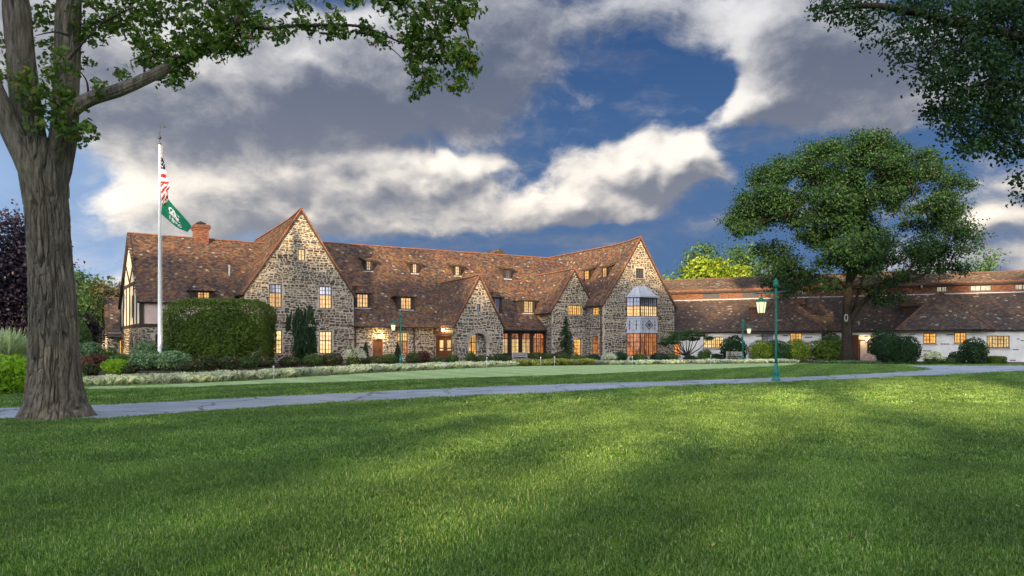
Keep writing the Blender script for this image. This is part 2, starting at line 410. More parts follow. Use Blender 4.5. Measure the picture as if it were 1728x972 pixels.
L['red'] = leafmat('dark_red_leaves', [(0,(.04,.015,.012)),(.6,(.08,.03,.02)),(1,(.12,.05,.03))], .2)
L['rose'] = leafmat('rose_leaves', [(0,(.025,.045,.015)),(.6,(.05,.075,.025)),(.93,(.08,.10,.035)),(.97,(.22,.08,.06)),(1,(.4,.18,.15))], .2)
L['white'] = leafmat('white_blooms', [(0,(.50,.55,.40)),(1,(.80,.80,.70))], .2)
L['pink'] = leafmat('pale_pink_blooms', [(0,(.40,.25,.25)),(1,(.75,.6,.55))], .2)
L['variegated'] = leafmat('variegated_strap_leaves', [(0,(.20,.28,.12)),(.25,(.42,.50,.32)),(.5,(.72,.76,.62)),(1,(.85,.86,.78))], .25)
L['gold'] = leafmat('golden_strap_leaves', [(0,(.16,.20,.03)),(.5,(.30,.34,.06)),(1,(.50,.50,.20))], .25)
L['ornamental'] = leafmat('silvery_grass_blades', [(0,(.12,.20,.14)),(.5,(.22,.32,.24)),(1,(.42,.52,.42))], .25)
def bark_fn(c0, c1, scale=7):
    def fn(t, b):
        p = t.v('MULTIPLY', objc(t), (1, 1, .15))
        n = t.noise(p, scale, 6, .65, .4); n2 = t.noise(objc(t), 1.2, 3, .5)
        c = t.ramp(n, [(.3, c0), (.7, c1)])
        c = t.mix(.6, c, t.ramp(n2, [(.3, (.75,.8,.9)), (.7, (1.25,1.2,1.05))]), 'MULTIPLY')
        bump(t, b, t.noise(p, scale * 5, 5, .7), .9, .03); return c
    return fn
M['bark'] = mat('oak_bark', bark_fn((.035,.031,.027), (.25,.225,.185), 12), .95, .15)
M['bark_dark'] = mat('dark_bark', bark_fn((.018,.015,.012), (.055,.044,.034)), .95, .15)
M['twig'] = mat('twig_bark', bark_fn((.03,.026,.022), (.07,.06,.05)), .95, .1)
# ------------------------------------------------------------------ ground
def ground_col(t, b, a, c2, sc1=.12):
    n = t.noise(pos(t), sc1, 4, .6); n2 = t.noise(pos(t), 2.2, 4, .65); n3 = t.noise(pos(t), 26, 3, .7)
    c = t.ramp(n, [(.3, a), (.7, c2)])
    c = t.mix(.75, c, t.ramp(n2, [(.3, (.75,.78,.75)), (.7, (1.28,1.22,1.2))]), 'MULTIPLY')
    c = t.mix(.8, c, t.ramp(n3, [(.3, (.55,.6,.55)), (.7, (1.5,1.4,1.3))]), 'MULTIPLY')
    bump(t, b, n3, .9, .05); return c
M['lawn'] = mat('mown_turf', lambda t, b: ground_col(t, b, (.08,.17,.02), (.14,.25,.035)), .9, .1)
def green_fn(t, b):
    c = ground_col(t, b, (.34,.48,.22), (.42,.56,.29), .2); sx = t.node('ShaderNodeSeparateXYZ', {0: pos(t)})
    w_ = t.m('SINE', t.m('MULTIPLY', t.m('ADD', sx.outputs[0], t.m('MULTIPLY', sx.outputs[1], .55)), 2.4))
    return t.mix(.9, c, t.ramp(t.m('ADD', .5, t.m('MULTIPLY', w_, .5)), [(.35, (.90,.91,.92)), (.65, (1.07,1.06,1.08))]), 'MULTIPLY')
M['green'] = mat('putting_turf', green_fn, .9, .1)
M['green_old'] = mat('plain_turf', lambda t, b: ground_col(t, b, (.34,.48,.20), (.42,.56,.27), .2), .9, .1)
def asph(t, b):
    n = t.noise(pos(t), .7, 5, .6); n2 = t.noise(pos(t), 60, 3, .7); bump(t, b, n2, .6, .01)
    c = t.ramp(n, [(.3, (.26,.315,.385)), (.7, (.39,.44,.50))])
    vo = t.node('ShaderNodeTexVoronoi', {'Vector': t.v('ADD', pos(t), t.v('SCALE', t.noise(pos(t), 1.1, 4, .6, out=1), .9)), 'Scale': .33}); vo.feature = 'DISTANCE_TO_EDGE'
    c = t.mix(t.smooth(vo.outputs[0], .018, .0), c, (.07,.075,.085))
    pt_ = t.node('ShaderNodeTexVoronoi', {'Vector': pos(t), 'Scale': .22}); c = t.mix(.8, c, t.ramp(t.node('ShaderNodeSeparateColor', {0: pt_.outputs['Color']}).outputs[0], [(0, (.88,.88,.88)), (1, (1.1,1.1,1.1))]), 'MULTIPLY')
    return t.mix(.6, c, t.ramp(n2, [(.35, (.7,.7,.7)), (.7, (1.4,1.4,1.4))]), 'MULTIPLY')
M['path'] = mat('worn_asphalt', asph, .85, .3)
M['mulch'] = plain('bark_mulch', (.045,.030,.020), .95, .5, 3, .04)

xs = np.concatenate([[-3000,-600,-200], np.arange(-90, 91, 2.5), [200,600,3000]]); ys = np.concatenate([[-600,-200,-60], np.arange(-20, 111, 2.5), [200,600,4000]])
XX, YY = np.meshgrid(xs, ys); ZZ = np.zeros_like(XX)
nx = len(xs); q = np.arange(len(xs)*len(ys)).reshape(len(ys), nx)
fc = np.stack([q[:-1,:-1].ravel(), q[:-1,1:].ravel(), q[1:,1:].ravel(), q[1:,:-1].ravel()], 1)
tag(mesh_arrays('ground', np.stack([XX.ravel(), YY.ravel(), ZZ.ravel()], 1), fc, M['lawn'], smooth=True), 'mown green lawn reaching under the whole place', kind='structure')

def sheet(name, pts, z, m, label, zb=None):
    tris = tessellate_polygon([[Vector((p[0], p[1], 0)) for p in pts]])
    mb = MB(); n = len(pts)
    vs = [(p[0], p[1], z) for p in pts] + [(p[0], p[1], z - .06) for p in pts]
    fs = []
    for t3 in tris:
        a, b, c = [Vector(vs[i]) for i in t3]
        fs.append(tuple(t3) if (b-a).cross(c-a).z > 0 else tuple(t3)[::-1])
    fs += [(i, (i+1) % n, n + (i+1) % n, n + i) for i in range(n)]
    mb.add(vs, fs); return tag(mb.build(name, m), label, kind='structure')
back = [gp(-330,697), gp(0,688.5), gp(160,684), gp(400,672), gp(724,657), gp(960,648), gp(1110,644), gp(1309,637.5), gp(1440,632), gp(1530,626.8), gp(1562,624)]
front = [gp(-330,722), gp(0,709), gp(200,706), gp(400,691), gp(724,672), gp(960,661), gp(1110,653), gp(1309,645.5), gp(1440,640), gp(1600,632.5), gp(1728,626.5), gp(1860,621)]
PB = catmull(back, 6) + [np.array(gp(1556,620.6)), np.array(gp(1530,618)), np.array(gp(1520,616.6)), np.array(gp(1728,617.3)), np.array(gp(1900,617.5))]
PF = catmull(front, 6)
path_poly = PB + PF[::-1]
sheet('path', path_poly, .012, M['path'], 'blue grey asphalt path curving across the lawn to the low wing')
gt = [gp(135,652.5), gp(250,650), gp(400,643.5), gp(560,633.5), gp(730,624.5), gp(870,618.6), gp(1000,616.5), gp(1200,614.2), gp(1345,612.8)]
gb = [gp(135,657), gp(300,654.5), gp(400,650.5), gp(560,645.5), gp(724,640.5), gp(960,633), gp(1110,627), gp(1230,622), gp(1340,616.5)]
green_poly = catmull(gt, 5) + catmull(gb, 5)[::-1]
sheet('putting_green', green_poly, .008, M['green'], 'pale smooth putting green in front of the flower border')
bed = [gp(100,655), gp(135,651.5), gp(250,649), gp(400,642.5), gp(560,632.5), gp(730,623.6), gp(870,618.2), gp(1000,616.2), gp(1200,613.8), gp(1345,612.2), (46, 71), (50, 79), (20, 92), (-10, 78), (-30, 62), (-52, 62), (-50, 40)]
sheet('garden_bed', catmull(bed[:10], 5) + [np.array(p) for p in bed[10:]], .006, M['mulch'], 'dark mulched planting bed along the clubhouse front')
ring = [(gp(1430,610)[0] + 3.4*math.cos(a)*(1+.1*math.sin(3*a)), gp(1430,610)[1] + 2.2*math.sin(a)*(1+.12*math.cos(2*a))) for a in np.linspace(0, 2*math.pi, 28, endpoint=False)]
sheet('mulch_ring', ring, .014, M['mulch'], 'dark mulch bed round the trunk of the big right tree')
bedR = [gp(1360,613), gp(1440,614.5), gp(1520,615), gp(1728,614.2), gp(1900,614), (60, 66), (42, 76), (38, 76)]
sheet('wing_bed', bedR, .007, M['mulch'], 'dark planting bed at the foot of the white wing')

# real grass blades, scattered tufts
def tuft_mesh(name, n, rad, h, w, r):
    V = []; Fs3 = []; Fs4 = []
    for i in range(n):
        a = r.uniform(0, 2*math.pi); d = rad * math.sqrt(r.uniform()); x, y = d*math.cos(a), d*math.sin(a)
        th = r.uniform(0, 2*math.pi); ln = r.uniform(0, 1.1); hh = h * r.uniform(.55, 1.15); ww = w * r.uniform(.7, 1.3)
        px, py = math.cos(th)*ww/2, math.sin(th)*ww/2; la = r.uniform(0, 2*math.pi); lx, ly = math.cos(la)*ln*hh, math.sin(la)*ln*hh
        b = len(V)
        V += [(x-px,y-py,0),(x+px,y+py,0),(x+px*.8+lx*.35,y+py*.8+ly*.35,hh*.6),(x-px*.8+lx*.35,y-py*.8+ly*.35,hh*.6),(x+lx,y+ly,hh*(1-.25*ln))]
        Fs4.append((b,b+1,b+2,b+3)); Fs3.append((b+3,b+2,b+4))
    me = bpy.data.meshes.new(name); me.from_pydata(V, [], Fs4 + Fs3); me.materials.append(M['blade']); me.update()
    return bpy.data.objects.new(name, me)
def blade_mat():
    m = bpy.data.materials.new('grass_blades'); m.use_nodes = True; m.node_tree.nodes.clear(); t = NT(m.node_tree)
    c = t.ramp(isl(t), [(0,(.030,.092,.014)),(.35,(.084,.200,.026)),(.7,(.170,.318,.052)),(.9,(.32,.45,.13)),(1,(.50,.55,.30))])
    n = t.noise(pos(t), .55, 4, .65); n2 = t.noise(pos(t), .13, 2, .5)
    c = t.mix(.85, c, t.ramp(n, [(.32, (.58,.66,.72)), (.68, (1.45,1.34,1.3))]), 'MULTIPLY')
    # mowing bands
    sx = t.node('ShaderNodeSeparateXYZ', {0: pos(t)})
    wv = t.m('SINE', t.m('ADD', t.m('MULTIPLY', t.m('ADD', sx.outputs[0], t.m('MULTIPLY', sx.outputs[1], -.55)), 2.1), t.m('MULTIPLY', n2, 7)))
    c = t.mix(.8, c, t.ramp(t.m('ADD', .5, t.m('MULTIPLY', wv, .5)), [(.25, (.84,.86,.84)), (.75, (1.16,1.13,1.16))]), 'MULTIPLY')
    d = t.node('ShaderNodeBsdfPrincipled', {'Base Color': c, 'Roughness': .42, 'Specular IOR Level': .6})
    tr = t.node('ShaderNodeBsdfTranslucent', {'Color': t.mix(1, c, (1.3,1.35,.75), 'MULTIPLY')})
    t.node('ShaderNodeOutputMaterial', {0: t.node('ShaderNodeMixShader', {0: .35, 1: d.outputs[0], 2: tr.outputs[0]}).outputs[0]})
    return m
M['blade'] = blade_mat()
trng = np.random.default_rng(3)
def scatter(name, label, pts, scl, tuft, parent=None):
    me = bpy.data.meshes.new(name); me.vertices.add(len(pts)); me.vertices.foreach_set('co', np.asarray(pts, np.float32).ravel())
    a = me.attributes.new('rz', 'FLOAT', 'POINT'); a.data.foreach_set('value', trng.uniform(0, 6.283, len(pts)).astype(np.float32))
    a = me.attributes.new('sc', 'FLOAT', 'POINT'); a.data.foreach_set('value', np.asarray(scl, np.float32))
    o = link(bpy.data.objects.new(name, me), parent)
    ng = bpy.data.node_groups.new(name + '_scatter', 'GeometryNodeTree')
    ng.interface.new_socket('Geometry', in_out='INPUT', socket_type='NodeSocketGeometry'); ng.interface.new_socket('Geometry', in_out='OUTPUT', socket_type='NodeSocketGeometry')
    N = ng.nodes; i = N.new('NodeGroupInput'); u = N.new('NodeGroupOutput'); iop = N.new('GeometryNodeInstanceOnPoints')
    oi = N.new('GeometryNodeObjectInfo'); oi.inputs['Object'].default_value = tuft; oi.inputs['As Instance'].default_value = True
    r_ = N.new('GeometryNodeInputNamedAttribute'); r_.data_type = 'FLOAT'; r_.inputs['Name'].default_value = 'rz'
    s_ = N.new('GeometryNodeInputNamedAttribute'); s_.data_type = 'FLOAT'; s_.inputs['Name'].default_value = 'sc'
    cx_ = N.new('ShaderNodeCombineXYZ'); ng.links.new(r_.outputs[0], cx_.inputs[2])
    m2p = N.new('GeometryNodeMeshToPoints'); ng.links.new(i.outputs[0], m2p.inputs[0])
    ng.links.new(m2p.outputs[0], iop.inputs['Points']); ng.links.new(oi.outputs['Geometry'], iop.inputs['Instance'])
    ng.links.new(cx_.outputs[0], iop.inputs['Rotation']); ng.links.new(s_.outputs[0], iop.inputs['Scale'])
    ng.links.new(iop.outputs[0], u.inputs[0])
    md = o.modifiers.new('scatter', 'NODES'); md.node_group = ng
    return tag(o, label, kind='stuff')
def lawn_points(y0, y1, dens, margin=.5, hx=.72):
    area_w = hx * y1 * 2; n = int(area_w * (y1 - y0) * dens)
    x = trng.uniform(-hx*y1, hx*y1, n); y = trng.uniform(y0, y1, n)
    k = np.abs(x) < hx * y + margin
    xj = x + trng.normal(size=n)*.07; yj = y + trng.normal(size=n)*.07; k &= ~pip(xj, yj, path_poly) & ~pip(x, y, green_poly) & ~pip(x, y, bed) & ~pip(x, y, bedR)
    x, y = x[k], y[k]; return np.stack([x, y, np.zeros_like(x)], 1)
t1 = tuft_mesh('near_grass_tuft', 125, .17, .048, .0058, trng); t2 = tuft_mesh('mid_grass_tuft', 120, .26, .052, .0105, trng); t3 = tuft_mesh('far_grass_tuft', 90, .42, .055, .022, trng)
p = lawn_points(3.6, 10, 66); scatter('grass_near', 'short green grass blades nearest the camera', p, .8 + .45*trng.random(len(p)), t1)
p = lawn_points(10, 20, 24); scatter('grass_middle', 'short green grass blades on the middle lawn', p, .8 + .45*trng.random(len(p)), t2)
p = lawn_points(20, 62, 9); scatter('grass_far', 'short green grass blades on both sides of the path', p, .8 + .4*trng.random(len(p)), t3)

# ------------------------------------------------------------------ foliage
def fol(name, C, N, S, tmpl, m, parent=None, r=rng, twist=None, kind=None):
    """one leaf polygon (template tmpl: k points x,y,z in units of the leaf) at every C facing N"""
    n = len(C); k = len(tmpl); T = np.asarray(tmpl, float)
    N = N / np.linalg.norm(N, axis=1, keepdims=True)
    rv = r.normal(size=(n, 3)) if twist is None else twist
    A = np.cross(N, rv); A /= np.linalg.norm(A, axis=1, keepdims=True) + 1e-9; B = np.cross(N, A)
    S = np.asarray(S).reshape(n, 1)
    V = C[:, None, :] + (A[:, None, :] * T[None, :, 0:1] + B[:, None, :] * T[None, :, 1:2] + N[:, None, :] * T[None, :, 2:3]) * S[:, None, :]
    idx = np.arange(n * k).reshape(n, k)
    o = mesh_arrays(name, V.reshape(-1, 3), idx, m, parent)
    if kind: o['kind'] = kind
    return o
LEAF = [(0,-.5,0),(.28,-.12,.10),(.22,.25,.08),(0,.5,-.06),(-.22,.25,.08),(-.28,-.12,.10)]
QUAD = [(0,-.5,0),(.33,0,.12),(0,.5,-.05),(-.33,0,.10)]
OAK = [(0,-.55,0),(.06,-.28,.02),(.26,-.24,.08),(.12,-.06,.03),(.38,.04,.12),(.14,.14,.03),(.26,.36,.06),(0,.52,-.06),(-.26,.36,.06),(-.14,.14,.03),(-.38,.04,.12),(-.12,-.06,.03),(-.26,-.24,.08),(-.06,-.28,.02)]
STRAP = [(-.05,0,0),(.05,0,0),(.05,.45,.0),(0,1,-.12),(-.05,.45,.0)]

def limb_path(a, b, sag=.0, wob=.06, n=8, r=random):
    a = Vector(a); b = Vector(b); L_ = (b - a).length; pts = []
    ph = [r.uniform(0, 6.3) for _ in range(3)]
    for i in range(n + 1):
        t = i / n; p = a.lerp(b, t); w = math.sin(math.pi * t) * wob * L_
        p += Vector((math.sin(ph[0] + 5*t), math.sin(ph[1] + 6*t), math.sin(ph[2] + 5*t))) * w
        p.z += sag * L_ * math.sin(math.pi * t); pts.append(p)
    return pts
def crown_tree(root, base, fork, lobes, trunk_r, leaf_m, bark_m, nclump, nleaf, leaf, rc, seed=1, tmpl=QUAD, limbs=True, twigs=150, stem_name='trunk', shell=.55, bare=0):
    """base, fork: points local to root; lobes: (centre, (rx,ry,rz)); limbs run from the fork to the lobes and twigs to the leaf clumps"""
    rr = random.Random(seed); nr = np.random.default_rng(seed)
    vols = np.array([l[1][0]*l[1][1]*l[1][2] for l in lobes]) ** .72; cnt = np.maximum(3, (nclump * vols / vols.sum())).astype(int)
    CL = []; own = []
    for i, (c, rad) in enumerate(lobes):
        d = nr.normal(size=(cnt[i], 3)); d /= np.linalg.norm(d, axis=1, keepdims=True)
        rad_ = nr.uniform(shell**3, 1, size=(cnt[i], 1)) ** (1/3)
        CL.append(np.array(c) + d * rad_ * np.array(rad)); own += [i] * cnt[i]
    CLs = np.concatenate(CL); own = np.array(own)
    k = np.maximum(3, (nleaf * nr.uniform(.5, 1.5, len(CLs)))).astype(int)
    idx = np.repeat(np.arange(len(CLs)), k)
    off = nr.normal(size=(len(idx), 3)) * rc * np.array([1, 1, .62]) * nr.uniform(.6, 1.3, len(CLs))[idx][:, None]
    P = CLs[idx] + off
    nrm = off / rc * .5 + nr.normal(size=P.shape) * .7 + np.array([0, 0, .55])
    fol('crown', P, nrm, leaf * nr.uniform(.7, 1.35, len(P)), tmpl, leaf_m, root, nr)
    mb = MB(); fork = Vector(fork); base = Vector(base)
    tp = limb_path(base, fork, 0, .015, 8, rr)
    tr = [trunk_r * (1 + 1.0 * math.exp(-i * 1.6)) * (1 - .22 * i / 8) for i in range(9)]
    mb.tube(tp, tr, 14)
    mb.build(stem_name, bark_m, root, True)
    if limbs:
        mb = MB(); tm = MB()
        rmax = max(l[1][0] for l in lobes)
        paths = [None]*len(lobes); pool = []            # pool: (point, radius) along the limbs grown so far
        order = sorted(range(len(lobes)), key=lambda i: (Vector(lobes[i][0])-fork).length - lobes[i][1][0]*.6)
        for q_, i in enumerate(order):
            c, rad = lobes[i]; end = Vector(c) + Vector((0, 0, rad[2] * .2)); dE = (end - fork).length
            best = None
            if q_ >= 5:
                for (p, r_) in pool:
                    if (p-fork).length < dE*.8 and (best is None or (p-end).length < (best[0]-end).length): best = (p, r_)
            st, r0 = best if best else (fork + Vector((0, 0, -rr.uniform(0, .10) * (fork - base).length)), trunk_r * .55 * (rad[0] / rmax) ** .5)
            if best: r0 *= .72
            pts = limb_path(st, end, .06, .06, 9, rr); paths[i] = pts
            rs_ = [max(.012, r0 * (1 - .80 * j / 9)) for j in range(10)]; mb.tube(pts, rs_, 7)
            pool += [(pts[j], rs_[j]) for j in range(2, 9)]
            for j in range(3):
                k_ = rr.randint(4, 8); d = Vector((rr.uniform(-1,1), rr.uniform(-1,1), rr.uniform(-.3,1))).normalized()
                e = Vector(c) + Vector((d.x*rad[0], d.y*rad[1], d.z*rad[2])) * .75
                mb.tube(limb_path(pts[k_], e, .08, .09, 6, rr), [max(.01, rs_[k_] * .6 * (1 - .85 * q / 6)) for q in range(7)], 5)
        for c in range(min(twigs, len(CLs))):
            j = rr.randrange(len(CLs)); s = paths[own[j]][rr.randint(4, 9)]
            tm.tube(limb_path(s, CLs[j], .03, .08, 4, rr), [trunk_r*.07, trunk_r*.05, trunk_r*.04, trunk_r*.03, trunk_r*.02], 4, cap=False)
        mb.build('limbs', bark_m, root, True); 
        if tm.v: tm.build('twigs', bark_m, root, True, 'stuff')

nf = 260; fy = 4.5+34*trng.random(nf)**1.3; fxx = trng.uniform(-.7,.7,nf)*fy; kf = ~pip(fxx, fy, path_poly) | (trng.random(nf) < .2)
FP = np.stack([fxx, fy, np.full(nf,.055)],1)[kf]
M['fallen'] = leafmat('fallen_leaf_brown', [(0,(.16,.09,.04)),(.6,(.26,.17,.07)),(1,(.36,.30,.12))], .15)
tag(fol('fallen_leaves', FP, trng.normal(size=FP.shape)*.35+[0,0,1], trng.uniform(.03,.055,len(FP)), OAK, M['fallen']), 'small brown fallen leaves scattered on the lawn', kind='stuff')
# --- big shade tree on the right, in front of the low wing
TY = 66.0; tb = gp(1430, 611)
big = empty('shade_tree', (tb[0], tb[1], 0), 0, 'large dark green shade tree with a broad crown in the mulch ring', 'tree')
def lp(px, py, dy=0, base=tb):
    v = at(px, py, base[1] + dy); return (v.x - base[0], v.y - base[1], v.z)
s = tb[1] / F
lobes = [(lp(1300,335,-1), (52*s,3.2,40*s)), (lp(1262,372,1), (40*s,2.5,44*s)), (lp(1365,270,0), (62*s,4.5,46*s)), (lp(1445,250,1), (55*s,4.5,38*s)), (lp(1530,270,0), (58*s,4,42*s)),
         (lp(1590,320,1), (48*s,3.5,40*s)), (lp(1625,375,0), (34*s,2.5,34*s)), (lp(1400,340,-3), (62*s,3,52*s)), (lp(1480,330,3.5), (66*s,3,50*s)), (lp(1420,410,-2), (62*s,3.5,44*s)),
         (lp(1345,415,2), (52*s,3,38*s)), (lp(1300,455,-1), (56*s,2.6,22*s)), (lp(1545,400,2.5), (42*s,2.6,32*s)), (lp(1600,450,0), (42*s,2.2,20*s)), (lp(1450,460,1), (52*s,2.6,28*s)),
         (lp(1510,455,-1.5), (46*s,2.2,28*s)), (lp(1490,510,-1.5), (24*s,1.6,13*s)), (lp(1335,478,0), (34*s,2,13*s)), (lp(1565,345,-3), (44*s,1.8,34*s))]
sil = [(1218,400),(1222,350),(1252,312),(1264,282),(1300,255),(1340,250),(1365,232),(1400,226),(1432,210),(1480,215),(1520,232),(1560,236),(1590,262),(1625,290),(1655,320),(1646,360),(1662,400),(1640,432),(1604,448),(1640,462),(1600,478),(1558,470),(1545,442),(1500,458),(1480,472),(1400,492),(1340,502),(1300,482),(1262,470),(1290,442),(1258,432)]
gaps = [(1492,372,17),(1530,412,15),(1342,402,14),(1362,440,14),(1332,318,12),(1460,300,9),(1590,400,13),(1410,455,10),(1285,400,11),(1560,330,11)]
lr = random.Random(17); lobes = []; tries = 0
while len(lobes) < 120 and tries < 9000:
    tries += 1; x_, y_ = lr.uniform(1215,1665), lr.uniform(208,505); r_ = lr.uniform(15,34)
    if not all(pip(np.array([x_+r_*.85*math.cos(a)]), np.array([y_+r_*.75*math.sin(a)]), sil)[0] for a in np.linspace(0, 6.28, 9)): continue
    if any(math.hypot(x_-gx, y_-gy) < r_*.64+gr*.68 for gx, gy, gr in gaps): continue
    if any(math.hypot(x_-px_, (y_-py_)*1.2) < 11 for px_, py_, _ in [(l[2],l[3],0) for l in lobes]): continue
    u_ = min(1, math.hypot((x_-1440)/225, (y_-365)/160)); dm = 8.0*math.sqrt(max(0, 1-u_*u_))
    lobes.append((lp(x_, y_, lr.uniform(-dm, dm)), (r_*s, r_*s*1.05, r_*s*.62), x_, y_))
lobes = [(l[0], l[1]) for l in lobes] + [(lp(x_, y_, d_), (r_*s, r_*s, r_*s*.6)) for x_, y_, d_, r_ in ((1490,508,-1.5,20),(1515,500,-1.2,15),(1475,490,-1.5,15),(1510,470,-1.5,22),(1555,455,-1,18),(1600,452,0,22),(1300,474,0,18),(1330,488,0,18),(1625,455,0,16),(1540,425,-2,16))]
crown_tree(big, (0,0,0), lp(1431,478), lobes, .50, L['maple'], M['bark_dark'], 2600, 42, .23, .46, 11, QUAD, True, 260, shell=.35)
mb = MB()
for pts, r0 in (([lp(1433,545), lp(1452,515,-.5), lp(1480,492,-.8), (lp(1520,472,-1)), lp(1550,470,-1), lp(1572,452,-1)], .30),
                ([lp(1524,472,-1), lp(1535,455,-1), lp(1545,440,-1)], .2), ([lp(1432,560), lp(1440,530,.4), lp(1446,500,.5), lp(1462,450,.8)], .24)):
    pp = catmull(pts, 4); mb.tube(pp, [r0*(1-.7*i/len(pp)) for i in range(len(pp))], 8)
mb.build('low_limb', M['bark_dark'], big, True)
mb = MB()
c0 = Vector(lp(1421.5, 537)); 
mb.tube([c0 + Vector((math.cos(a)*.14, -.93+.15, math.sin(a)*.33)) for a in np.linspace(0, 2*math.pi, 13)], [.05]*13, 5)
mb.build('pruning_scar', plain('pale_healed_wood', (.35,.33,.30), .9), big, True)

# --- near oak on the left: displaced bark trunk, stems, branches of lobed leaves
nb = gp(90, 704); NY = nb[1]
oak = empty('oak_tree', (nb[0], nb[1], 0), 0, 'thick ridged oak trunk with a long leafy branch, nearest tree at left', 'tree')
def op(px, py, dy=0): return lp(px, py, dy, nb)
def bark_tube(pts, radii, na, nl, ridges, amp, mb_name, parent, flare=0, seed=0):
    pts = np.array(catmull(pts, 12)); radii = np.interp(np.linspace(0, 1, len(pts)), np.linspace(0, 1, len(radii)), radii)
    d = np.concatenate([[0], np.cumsum(np.linalg.norm(np.diff(pts, axis=0), axis=1))]); tt = np.linspace(0, d[-1], nl)
    C = np.stack([np.interp(tt, d, pts[:, i]) for i in range(3)], 1); Rr = np.interp(tt, d, radii)
    T = np.gradient(C, axis=0); T /= np.linalg.norm(T, axis=1, keepdims=True)
    up = np.array([0, 1.0, 0]); Q = np.cross(T, up); Q /= np.linalg.norm(Q, axis=1, keepdims=True); W_ = np.cross(T, Q)
    th = np.linspace(0, 2*np.pi, na, endpoint=False)
    TH, S_ = np.meshgrid(th, tt)
    cx, cy = np.cos(TH), np.sin(TH)
    k = ridges / 6.283
    warp = (fbm(cx*2.2, cy*2.2, S_*1.1, 3, seed) - .45) * .55
    def groove(a_, w_): return 1 - np.clip(a_/w_, 0, 1)**.8
    a = np.abs(vnoise(cx*k*1.0+warp*k*.9, cy*k*1.0+warp*k*.9, S_*k/5.2, seed+9) - .5) * 2
    b_ = np.abs(vnoise(cx*k*1.9+warp*3, cy*k*1.9-warp*3, S_*1.9*k/3.4, seed+19) - .5) * 2
    f_ = fbm(cx*k*3.5, cy*k*3.5, S_*k*1.6, 3, seed+29)
    disp = amp * (.55 - 1.5*groove(a, .24) - .55*groove(b_, .20) + .5*(f_-.45))
    lump = .05 * Rr[:, None] * (fbm(cx*1.3, cy*1.3, S_*.8, 3, seed+40) - .45) * 2.2
    RR = Rr[:, None] + disp + lump
    if flare:
        fl = np.exp(-S_ / .42) * flare * (.55 + .75 * vnoise(cx*1.5, cy*1.5, S_*0, seed+50) + .22*np.cos(5*TH+1)); RR = RR + fl
    V = C[:, None, :] + Q[:, None, :] * (cx*RR)[..., None] + W_[:, None, :] * (cy*RR)[..., None]
    q = np.arange(nl*na).reshape(nl, na); q2 = np.roll(q, -1, 1)
    f = np.stack([q[:-1].ravel(), q2[:-1].ravel(), q2[1:].ravel(), q[1:].ravel()], 1)
    return mesh_arrays(mb_name, V.reshape(-1, 3), f, M['bark'], parent, True)
os_ = NY / F
bark_tube([op(92,712), op(91,640), op(90,520), op(85,440), op(80,360), op(74,290), op(72,240)], [.51,.48,.44,.405,.40,.45,.49], 520, 560, 44, .052, 'trunk', oak, .40, 3)
bark_tube([op(62,330), op(58,270), op(46,200), op(36,110), op(28,20), op(20,-80), op(5,-190)], [.26,.31,.29,.27,.27,.24,.20], 180, 340, 26, .022, 'stem', oak, 0, 13)
bark_tube([op(84,350,.1), op(96,285,.1), op(108,220,.3), op(113,120,.5), op(116,0,.6), op(125,-120,.8), op(140,-220,1)], [.22,.29,.27,.26,.25,.22,.14], 180, 340, 24, .02, 'stem', oak, 0, 23)
bark_tube([op(70,340,-.2), op(50,280,-.3), op(22,225,-.4), op(2,180,-.5), op(-40,90,-.6), op(-90,0,-.8), op(-150,-120,-1)], [.2,.26,.22,.2,.18,.16,.10], 110, 220, 20, .015, 'stem', oak, 0, 33)
br = [op(80,330,.1), op(90,275,-.12), op(104,222,-.4), op(118,190,-.6), op(150,168,-.6), op(200,152,-.5), op(245,133,-.3), op(300,105,0), op(350,80,.2), op(390,45,.3), op(412,8,.4), op(440,-60,.6), op(480,-140,1)]
bark_tube(br, [.11,.145,.16,.15,.14,.13,.12,.11,.095,.08,.07,.06,.045], 90, 360, 14, .013, 'branch', oak, 0, 43)
mb = MB()
def twig(pts, r0, n=5, mb_=None):
    pp = catmull(pts, n); (mb_ or mb).tube(pp, [r0*(1-.8*i/len(pp)) for i in range(len(pp))], 7)
twig([op(205,155,.1), op(235,138,.4), op(255,128,.5)], .09)
twig([op(372,52,.2), op(400,42,.1), op(450,48,0), op(490,44,0), op(560,42,0), op(610,45,0), op(650,60,-.1), op(690,76,-.1), op(735,78,0)], .055)
twig([op(598,52,0), op(625,60,.1), op(650,74,.2), op(672,92,.2), op(688,110,.1)], .022)
twig([op(440,-60,.6), op(520,-40,.3), op(600,-15,.1), op(650,-2,.1), op(680,2,.1), op(700,20,.1), op(720,60,.2), op(745,110,.1)], .06)
twig([op(650,-4,.1), op(720,-10,.1), op(770,20,.1), op(790,60,0), op(795,120,-.1)], .045)
twig([op(690,76,-.1), op(710,100,0), op(715,140,.1)], .02)
for a, b in (((112,195),(60,160)), ((150,168),(135,120)), ((245,133),(230,90)), ((300,105),(260,90)), ((350,80),(380,110)), ((108,220),(145,235)), ((116,100),(170,40)), ((170,40),(240,10)), ((116,60),(60,60))):
    twig([op(*a, -.2), op((a[0]+b[0])/2+4, (a[1]+b[1])/2-6, -.3), op(*b, -.3)], .03)
mb.build('twigs', M['twig'], oak, True, 'stuff')
